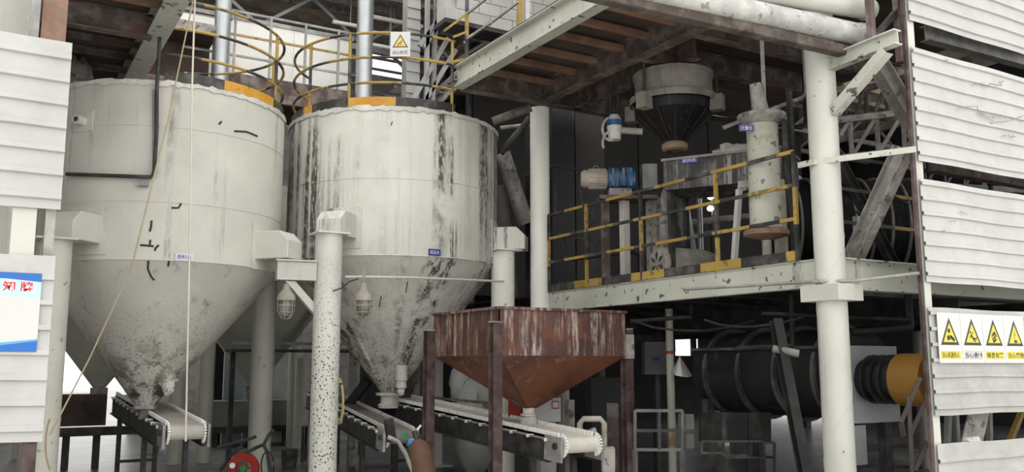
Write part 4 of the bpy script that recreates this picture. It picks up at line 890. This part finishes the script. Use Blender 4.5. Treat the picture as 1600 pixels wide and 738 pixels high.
a = W(1325, 398, Y=6.3); MB().box(a.x, a.x + 1.6, 6.28, 6.34, DZ - .28, DZ + .05).build('plate', 'grey_steel', sc_)
MB().box(a.x + .05, a.x + .25, 6.2, 6.26, DZ + .25, DZ + .55).build('tray', 'galv', sc_)
# dark rear screen added behind the mezzanine so the depth stays dim
ds = thing('backdrop', 'added near-black partition wall at the back of the mezzanine', 'backdrop', (11, 16.2, 0))
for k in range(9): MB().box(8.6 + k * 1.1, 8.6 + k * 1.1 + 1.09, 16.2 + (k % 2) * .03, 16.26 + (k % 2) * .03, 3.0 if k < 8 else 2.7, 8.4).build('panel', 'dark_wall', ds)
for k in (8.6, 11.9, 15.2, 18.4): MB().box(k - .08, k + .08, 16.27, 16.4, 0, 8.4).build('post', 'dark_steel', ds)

# ------------------------------------------------------------------ below the mezzanine
def mixer():
    X0 = 7.66; t = thing('drum_mixer', 'big black trough mixer with grey end plate under the mezzanine', 'mixer', (X0, 8.2, 0)); R = .46; zc = 1.5
    y0, y1 = 6.05, 8.05
    MB().lathe([(0, 0), (R, 0), (R, y1 - y0), (0, y1 - y0)], (X0, y0, zc), 40, axis=(0, 1, 0)).build('drum', 'mixer', t)
    MB().box(X0 - R, X0 + R, y0, y1, zc, zc + .25).build('upper_casing', 'mixer', t)
    MB().box(X0 - R - .03, X0 + R + .03, y0 - .03, y1, zc + .25, zc + .28).build('lid', 'dark_steel', t)
    MB().box(X0 - R - .02, X0 + R + .02, y0 - .04, y0 - .02, 1.02, zc + .28).build('end_plate', 'endplate', t)
    MB().tube((X0, y0 - .04, zc - .05), (X0, y0 - .45, zc - .05), .2, 24).build('shaft_housing', 'black_steel', t)
    for k in range(3): MB().tube((X0, y0 - .12 - k * .1, zc - .05), (X0, y0 - .15 - k * .1, zc - .05), .24, 24).build('flange', 'black_steel', t)
    MB().tube((X0, y0 - .45, zc - .05), (X0, y0 - .78, zc - .05), .25, 28).build('gear_motor', 'motor_yellow', t)
    MB().tube((X0, y0 - .78, zc - .05), (X0, y0 - .8, zc - .05), .14, 24).build('motor_bore', 'black_steel', t)
    MB().box(X0 - .3, X0 - .22, y0 - .07, y0 - .04, zc + .12, zc + .2).build('junction_box', 'endplate', t)
    for k in range(4):
        y = y0 + .2 + k * .52; MB().lathe([(R, 0), (R + .05, .0), (R + .05, .04), (R, .04)], (X0, y, zc), 36, axis=(0, 1, 0)).build('stiffening_band', 'dark_steel', t)
    for x in (X0 - .38, X0 + .4):
        for y in (y0 + .1, y0 + 1.85): MB().box(x - .05, x + .05, y - .05, y + .05, 0, zc - .3).build('leg', 'dark_steel', t)
    MB().box(X0 - .5, X0 - .05, y0 - .03, y0 - .01, .62, 1.0).build('apron_plate', 'endplate', t)
mixer()
fs_ = thing('steel_stand', 'dark welded steel stand of square frames below the black mixer', 'stand', W(1150, 700, D=9.6))
def frame_rect(x0, y0, x1, y1, D, par, m, w=.035, name='frame_bar'):
    P = [W(x0, y0, D=D), W(x1, y0, D=D), W(x1, y1, D=D), W(x0, y1, D=D)]
    for k in range(4): MB().bar(P[k], P[(k + 1) % 4], w, w).build(name, m, par)
for r in ((1096, 690, 1130, 708), (1130, 690, 1150, 712), (1150, 690, 1168, 712), (1168, 690, 1192, 715), (1192, 692, 1210, 715), (1134, 715, 1170, 752), (1170, 715, 1210, 752)): frame_rect(*r, 9.5, fs_, 'dark_steel', .025)
p0 = W(1096, 600, D=9.6); 
for x0, x1, m in ((1096, 1128, 'shade_steel'), (1128, 1168, 'mixer'), (1170, 1205, 'shade_steel')):
    a, b_ = W(x0, 655, D=9.5), W(x1, 690, D=9.5); MB().prism([W(x0, 645, D=9.5), W(x1, 645, D=9.5), W(x1, 690, D=9.5), W(x0, 690, D=9.5)], (0, .04, 0)).build('skirt_plate', m, fs_)
fg = thing('frame_rack', 'grey window-like steel frame rack left of the mixer stand', 'rack', W(1035, 712, D=10.3))
for r in ((992, 642, 1030, 673), (1030, 642, 1066, 673), (992, 673, 1030, 703), (1030, 673, 1066, 703)): frame_rect(*r, 10.3, fg, 'dull_steel', .035)
for y in (652, 682): q = W(1072, y, D=10.4); MB().fr(q + Z_ * -.05, RT, Y_, Z_, .1, .12, .17).build('weight_box', 'dull_steel', fg)
for x in (992, 1066): q = W(x, 703, D=10.3); MB().bar((q.x, q.y, 0), q, .045, .045).build('leg', 'dull_steel', fg)
a = W(1212, 500, D=8.2); b_ = W(1262, 760, D=7.6)
tag(MB().ibeam(a, b_, .09, .09).build('leaning_post', 'shade_steel'), 'dark leaning steel post in front of the black mixer', 'post')
tag(MB().tube(W(1208, 545, D=8.1), W(1248, 553, D=8.0), .035, 12).build('stub_pipe', 'dull_steel'), 'short dusty stub pipe crossing the leaning dark post', 'pipe')
# post with hanging cloth
p = W(1046, 520, D=11.5); t = thing('yellowed_post', 'pale yellowish post with a red band under the mezzanine', 'post', (p.x, p.y, 0)); MB().tube((p.x, p.y, 0), (p.x, p.y, 2.3), .05, 14).build('shaft', 'tank', t); q = W(1046, 551, D=11.5); MB().tube((p.x, p.y, q.z - .02), (p.x, p.y, q.z + .02), .06, 14).build('band', 'red', t)
top = W(1062, 556, D=11.2); b = MB(); vs = [top]; base = [W(x, y, D=d) for x, y, d in ((1049, 583, 11.3), (1056, 587, 11.1), (1066, 589, 11.05), (1074, 590, 11.1), (1082, 588, 11.3), (1074, 582, 11.5), (1058, 580, 11.5))]
b.add([top] + base, [(0, 1 + i, 1 + (i + 1) % 7) for i in range(7)], True); tag(b.build('hanging_cloth', 'cloth'), 'pale triangular cloth hanging from the yellowish post', 'cloth')
t = thing('control_cabinet', 'pale control cabinet with small blue plate in the dark under the mezzanine', 'cabinet', W(1025, 590, D=12.6)); q = W(1024, 560, D=12.6)
MB().fr(q, RT, Vector((RT.y * -1, RT.x, 0)), Z_, .34, .3, .45).build('case', 'dull_steel', t); MB().fr(W(1025, 561, D=12.44), RT, Vector((-RT.y, RT.x, 0)), Z_, .11, .01, .05).build('plate', 'tag_blue', t); MB().box(q.x - .04, q.x + .04, q.y - .04, q.y + .04, 0, q.z - .22).build('pedestal', 'dark_steel', t)
# underside pipes
for x0, y0, x1, y1, D, r, m, lab in ((985, 503, 1080, 495, 10.5, .025, 'shade_steel', 'dusty cable tray pipe under the mezzanine behind the hopper'), (1190, 490, 1420, 500, 9.0, .02, 'shade_steel', 'grey pipe slung under the mezzanine behind the right column'), (1330, 520, 1425, 512, 9.0, .035, 'shade_steel', 'dusty pipe above the grey mixer end plate'), (1150, 545, 1240, 540, 9.0, .025, 'shade_steel', 'dusty handrail pipe over the black mixer')):
    b_ = W(x1, y1, D=D); tag(MB().path([W(x0, y0, D=D), b_, b_ + Vector((.05, .05, .02)), Vector((b_.x + .06, b_.y + .06, DZ - .3))], r, 12).build('service_pipe', m), lab, 'pipe')
t = thing('stair_rail', 'dark slanting stair handrail in front of the yellow gear motor', 'railing', W(1430, 730, D=7.4))
for q in (((1408, 660), (1438, 590)), ((1408, 660), (1412, 682)), ((1420, 620), (1426, 760)), ((1422, 680), (1445, 630)), ((1430, 735), (1450, 690))): MB().bar(W(*q[0], D=7.9), W(*q[1], D=7.9), .035, .035).build('rail', 'brown_steel', t)
tag(MB().bar(W(1574, 700, Y=5.5), W(1602, 630, Y=5.5), .05, .05).build('yellow_bar', 'yellow'), 'yellow slanting bar in the slot below the warning signs', 'bar')
for i, (x0, y0, x1, y1) in enumerate(((1465, 680, 1482, 652), (1495, 700, 1492, 648), (1540, 700, 1545, 648))):
    tag(MB().bar(Vector((W(x0, y0, Y=5.6).x, 5.6, 0)), W(x1, y1 - 10, Y=5.6), .05, .05).build('slot_brace', 'grey_steel'), ['leftmost grey brace in the slot below the warning signs', 'middle grey brace in the slot below the warning signs', 'rightmost grey brace in the slot below the warning signs'][i], 'brace')
tag(MB().blob(W(1520, 692, Y=5.06), .13, .05, .05, 12, 6, .35, 6).build('dust_clump', 'cake'), 'white clump of dust on the lowest cladding sheet edge', 'dust')
tag(MB().bar(W(1516, 702, Y=5.3), W(1530, 640, Y=5.3), .2, .02, up=FW).build('scrap_board', 'dusty'), 'dusty torn board standing behind the white dust clump', 'board')

# ------------------------------------------------------------------ lower centre
t = thing('bulk_bag', 'grey-white bulging bulk bag behind the hopper legs', 'bulk bag', W(745, 660, D=13.2))
c = W(745, 630, D=13.2); MB().blob(Vector((c.x, c.y, .7)), .36, .32, .7, 20, 12, .06, 3).build('bag', 'sack', t)
MB().blob(c + RT * .1 + Z_ * .12 - Y_ * .2, .22, .15, .2, 14, 8, .1, 5).build('bag_flap', 'sack', t)
tag(MB().blob(W(722, 600, D=13.5), .2, .2, .33, 16, 10, .1, 8).build('filled_sack', 'sack'), 'smaller white sack leaning above the bulk bag', 'sack')
t = thing('wall_cabinet', 'pale cabinet with red label behind the hopper outlet', 'cabinet', W(855, 650, D=11.6)); q = W(850, 640, D=11.6); fr_ = Vector((-RT.y, RT.x, 0))
MB().fr(q, RT, fr_, Z_, .42, .25, .3).build('case', 'white', t); MB().fr(W(868, 633, D=11.46), RT, fr_, Z_, .09, .01, .1).build('red_label', 'red', t); MB().fr(W(868, 633, D=11.455), RT, fr_, Z_, .07, .01, .07).build('white_label', 'white', t); MB().box(q.x - .12, q.x + .12, q.y - .1, q.y + .1, 0, q.z - .15).build('pedestal', 'clad_dirty', t)
tag(MB().bar(W(804, 650, D=11.2), W(804, 615, D=11.2), .16, .1).build('red_box', 'red'), 'small dark red box behind the hopper cone', 'box')
t = thing('pale_stand', 'cream-crusted arched pipe stand at the conveyor head', 'stand', W(925, 690, D=10.2))
MB().path([W(906, 700, D=10.2), W(906, 662, D=10.2), W(912, 655, D=10.2), W(938, 655, D=10.2), W(944, 662, D=10.2), W(944, 700, D=10.2)], .035, 10).build('arch', 'cream_motor', t)
MB().bar(W(933, 693, D=9.9), W(925, 670, D=9.9), .06, .06).build('lever', 'galv', t); MB().bar(W(950, 740, D=9.9), W(950, 700, D=9.9), .14, .14).build('motor_box', 'dusty', t)
vpost('steel_post', 'rusty steel post right of the cream arched stand', 'post', 957, 630, 738, 10.8, .1, 'rust_beam', z0=0)
vpost('steel_post', 'dusty steel post behind the hopper cone right side', 'post', 890, 625, 738, 11.4, .09, 'dusty', z0=0)
vpost('dark_panel', 'dark steel panel standing behind the right hopper leg', 'panel', 930, 590, 660, 12.4, .5, 'black_steel', z0=0)
# large grey duct behind silo 2 outlet
vpost('grey_duct', 'thin grey duct behind the streaked silo cone', 'duct', 650, 560, 640, 13.9, .14, 'dusty', True, z0=0)
tag(MB().bar(W(540, 640, D=13.6), W(575, 595, D=13.6), .16, .12).build('black_strut', 'black_steel'), 'black slanted strut behind the streaked silo cone', 'strut')
# gas cylinder on trolley
t = thing('gas_cylinder', 'rusty brown gas cylinder leaning in a trolley by the hopper leg', 'gas cylinder', W(665, 760, D=9.2))
a = W(676, 800, D=9.1); b_ = W(655, 706, D=9.3); d = (b_ - a).normalized(); R = .125
MB().lathe([(0, 0), (R, 0), (R, (b_ - a).length), (R * .8, (b_ - a).length + .07), (.05, (b_ - a).length + .12), (0, (b_ - a).length + .13)], a, 24, axis=d).build('bottle', 'rust_cyl', t)
q = b_ + d * .12; MB().tube(q, q + d * .1, .03, 10).build('valve', 'dark_steel', t); MB().tube(q + d * .08, q + d * .16 + RT * .08, .012, 8).build('lever', 'white', t); MB().tube(q + d * .05 - RT * .12 - FW * .03, q + d * .05 - RT * .12 + FW * .03, .028, 14).build('gauge', 'green', t); MB().blob(q - RT * .05 - Z_ * .03, .07, .06, .05, 10, 6, .2, 3).build('regulator', 'blue_motor', t)
MB().path([W(606, 683, D=9.2), W(622, 690, D=9.2), W(634, 710, D=9.2), W(650, 750, D=9.2)], .022, 8).build('trolley_handle', 'grey_steel', t)
MB().bar(W(612, 690, D=9.5), W(607, 655, D=9.5), .05, .1).build('grip', 'dark_steel', t)
# handcart with red hub
t = thing('handcart', 'bent pipe handcart with a red wheel hub beside the left conveyor', 'handcart', W(380, 760, D=11.2)); D = 11.2
for pts in (((340, 700), (375, 690), (400, 683)), ((345, 735), (360, 712), (378, 697)), ((378, 712), (400, 700), (412, 695), (420, 680), (428, 672)), ((412, 695), (418, 708), (422, 740))):
    MB().path([W(x, y, D=D) for x, y in pts], .022, 8).build('frame_tube', 'dark_steel', t)
c = W(381, 732, D=D); MB().lathe([(.1, -.02), (.19, -.03), (.2, 0), (.19, .03), (.1, .02)], c, 28, axis=-FW).build('wheel_rim', 'red', t)
for k in range(5): a = k * 1.257; MB().bar(c, c + (RT * math.cos(a) + UP * math.sin(a)) * .15, .03, .02, up=FW).build('spoke', 'red', t)
MB().tube(c - FW * .05, c + FW * .05, .04, 14).build('hub', 'green', t); MB().tube(W(363, 728, D=D - .1), W(363, 728, D=D), .035, 12).build('cap', 'white', t)
MB().path([W(418 + 10 * math.cos(q), 728 + 22 * math.sin(q), D=D) for q in [k * .4 for k in range(16)]], .01, 6).build('cable_loop', 'dark_steel', t)
# rear silos
for x, y, lab in ((155, 606, 'rear left silo cone seen beyond the left silo'), (397, 603, 'rear silo cone seen behind the grey-green leg')):
    p = W(x, y, Y=16.6); t = thing('silo', lab, 'silo', (p.x, p.y, 0)); R = 1.25
    MB().lathe([(.1, p.z), (R, p.z + 1.55), (R, 4.7), (0, 4.75)], (p.x, p.y, 0), 48).build('shell', 'grey_col', t); MB().tube((p.x, p.y, p.z - .3), (p.x, p.y, p.z), .12, 16, .14).build('outlet', 'dusty', t)
    for a in (45, 135, 225, 315): q = Vector((p.x + 1.5 * math.cos(math.radians(a)), p.y + 1.5 * math.sin(math.radians(a)), 0)); MB().tube(q, q + Z_ * 3.2, .12, 16).build('leg', 'grey_col', t); MB().bar(q + Z_ * 3.1, Vector((p.x, p.y, 3.1)) + (q - Vector((p.x, p.y, 0))) * .8, .2, .2).build('support_lug', 'grey_col', t)
# concrete trough and panels in the left rear
t = thing('concrete_trough', 'stained grey concrete trough on legs behind the left conveyor', 'trough', W(370, 690, Y=18.0)); a = W(322, 628, Y=18.0); b_ = W(420, 665, Y=18.0)
MB().box(a.x, a.x + 2.6, 18.0, 18.7, b_.z, a.z).build('trough_body', 'concrete', t)
for k in range(4): MB().box(a.x + .15 + k * .7, a.x + .27 + k * .7, 18.1, 18.22, 0, b_.z).build('leg', 'dark_steel', t)
MB().box(a.x, a.x + 2.6, 17.95, 18.02, b_.z - .12, b_.z).build('base_rail', 'dark_steel', t)
a = W(98, 618, Y=15.4); b_ = W(165, 665, Y=15.4); t = thing('feed_trough', 'dark brown metal feed trough in the bright left rear opening', 'trough', (a.x, 15.4, 0)); MB().box(a.x, b_.x, 15.4, 16.0, b_.z, a.z).build('trough_body', 'deck_under', t); MB().box(a.x - .5, b_.x + .5, 15.35, 15.45, b_.z - .15, b_.z - .02).build('base_rail', 'dark_steel', t)
for x in (a.x + .1, b_.x - .1): MB().box(x - .05, x + .05, 15.5, 15.6, 0, b_.z - .1).build('leg', 'dark_steel', t)
t = thing('panel_screen', 'blue-grey panel screen behind the left silo cone', 'panel', W(340, 640, Y=18.8)); a = W(318, 560, Y=18.8)
for k in range(4): MB().box(a.x + k * .42, a.x + k * .42 + .4, 18.8, 18.86 + .01 * (k % 2), 0, a.z + .3).build('panel', ('dark_wall', 'blue_panel', 'blue_panel', 'clad_dirty')[k], t)
t = thing('catwalk', 'dark low catwalk grid behind the silo legs', 'catwalk', W(450, 540, Y=15.0)); a = W(362, 548, Y=15.0); b_ = W(562, 548, Y=15.0)
for z in (0, .12): MB().bar((a.x, 15.0, a.z + z), (b_.x + .3, 15.0, a.z + z), .06, .05).build('edge_bar', 'grey_steel' if z else 'dark_steel', t)
for k in range(3): MB().box(a.x, b_.x + .3, 15.05 + k * .16, 15.05 + k * .16 + .12, a.z - .02, a.z + .02).build('plank', 'dark_steel', t)
for x in (a.x + .1, b_.x + .2): MB().box(x - .04, x + .04, 15.3, 15.38, 0, a.z - .02).build('post', 'dark_steel', t)
vpost('steel_post', 'slim dark post with red tag behind the speckled leg', 'post', 553, 515, 700, 14.5, .1, 'dusty', z0=0)
vpost('support_column', 'grey far column between the two silo legs', 'column', 474, 560, 690, 17.5, .3, 'grey_col', True, z0=0)
t = thing('work_stool', 'low dark stool with tan top behind the speckled leg', 'stool', W(492, 690, D=15)); q = W(492, 663, D=15); MB().fr(q, RT, fr_, Z_, .4, .3, .05).build('top', 'cream_motor', t)
for sx in (-.17, .17):
    for sy in (-.12, .12): r = q + RT * sx + fr_ * sy; MB().box(r.x - .02, r.x + .02, r.y - .02, r.y + .02, 0, q.z - .02).build('leg', 'dark_steel', t)
q = W(452, 715, D=14); tag(MB().lathe([(0, 0), (.11, 0), (.13, .27), (.12, .28), (.11, .02)], (q.x, q.y, 0), 20).build('bucket', 'black'), 'black bucket standing by the rear grey-green leg', 'bucket')
# pipes and chutes in the gap between silo 2 and the middle column
for x0, y0, x1, y1, D, r, m, lab in ((785, 240, 822, 350, 14.2, .13, 'dusty', 'dusty slanting chute between the streaked silo and the middle column'), (780, 290, 806, 500, 14.6, .12, 'caked_drum', 'short caked chute stub beside the dusty slanting chute'), (782, 200, 828, 195, 13.6, .03, 'dusty', 'thin dusty pipe high beside the middle column'), (782, 240, 828, 185, 13.2, .05, 'dark_steel', 'dark slanting strut beside the middle column top'), (770, 190, 830, 168, 12.8, .06, 'rust_beam', 'rusty strut above the streaked silo right edge')):
    tag(MB().tube(W(x0, y0, D=D), W(x1, y1, D=D), r, 14).build('chute_pipe', m), lab, 'pipe')
# faint scribbles on the right cladding
wsb = MB()
for x, y, n, sz in ((1480, 165, 14, 30), (1520, 135, 10, 30), (1530, 180, 12, 26), (1470, 90, 5, 16), (1560, 215, 14, 10), (1480, 345, 6, 8), (1470, 360, 8, 6), (1500, 330, 5, 10)):
    rnd = random.Random(x); pts = []; px, py = x, y
    for k in range(n): px += rnd.uniform(-.3, 1) * sz * .5; py += rnd.uniform(-1, 1) * sz * .22; pts.append(W(px, py, Y=4.977))
    wsb.path(pts, .0034, 4)
o = wsb.build('scribble_marks', 'pencil', wfr); o['kind'] = 'stuff'

# ------------------------------------------------------------------ loose cables and small pipes
for pts, D, r, m, lab in ((((905, 290), (912, 325), (925, 345), (940, 335)), 12.0, .012, 'dark_steel', 'dark cable drooping from the cream motor'), (((1225, 190), (1228, 260), (1236, 330), (1240, 395)), 9.5, .03, 'dark_steel', 'dark hose dropping beside the rust-stained tank'),
        (((1335, 330), (1360, 340), (1385, 300), (1420, 320)), 9.4, .015, 'dark_steel', 'dark cable crossing behind the inclined grey beam'), (((985, 500), (1020, 512), (1060, 517), (1100, 517), (1140, 512), (1180, 500)), 9.8, .012, 'shade_steel', 'dark cable sagging under the mezzanine beam'),
        (((1100, 500), (1125, 508), (1150, 511), (1175, 511), (1200, 508), (1228, 503), (1255, 496)), 8.8, .012, 'shade_steel', 'dark conduit sagging under the mezzanine near the leaning post'), (((78, 655), (74, 668), (72, 682), (71, 697), (72, 712), (75, 725), (78, 735)), 8.2, .008, 'tan_rope', 'loose rope end hanging by the left cladding corner')):
    tag(MB().path([W(x, y, D=D) for x, y in pts], r, 8).build('loose_cable', m), lab, 'cable')
t = thing('white_pipe_bundle', 'bundle of white roof pipes seen between the duct and siding riser', 'pipes', W(605, 70, Y=15.7))
for x0, y0, x1, y1, r in ((572, 24, 660, 42, .045), (572, 68, 645, 82, .04), (572, 48, 650, 60, .025), (520, 34, 575, 44, .04)): MB().tube(W(x0, y0, Y=15.7), W(x1, y1, Y=15.7), r, 12).build('pipe', 'wall_white', t); q = W((x0 + x1) / 2, (y0 + y1) / 2, Y=15.7); MB().tube(q, (q.x, q.y, 8.72), .012, 6).build('hanger_rod', 'grey_steel', t)
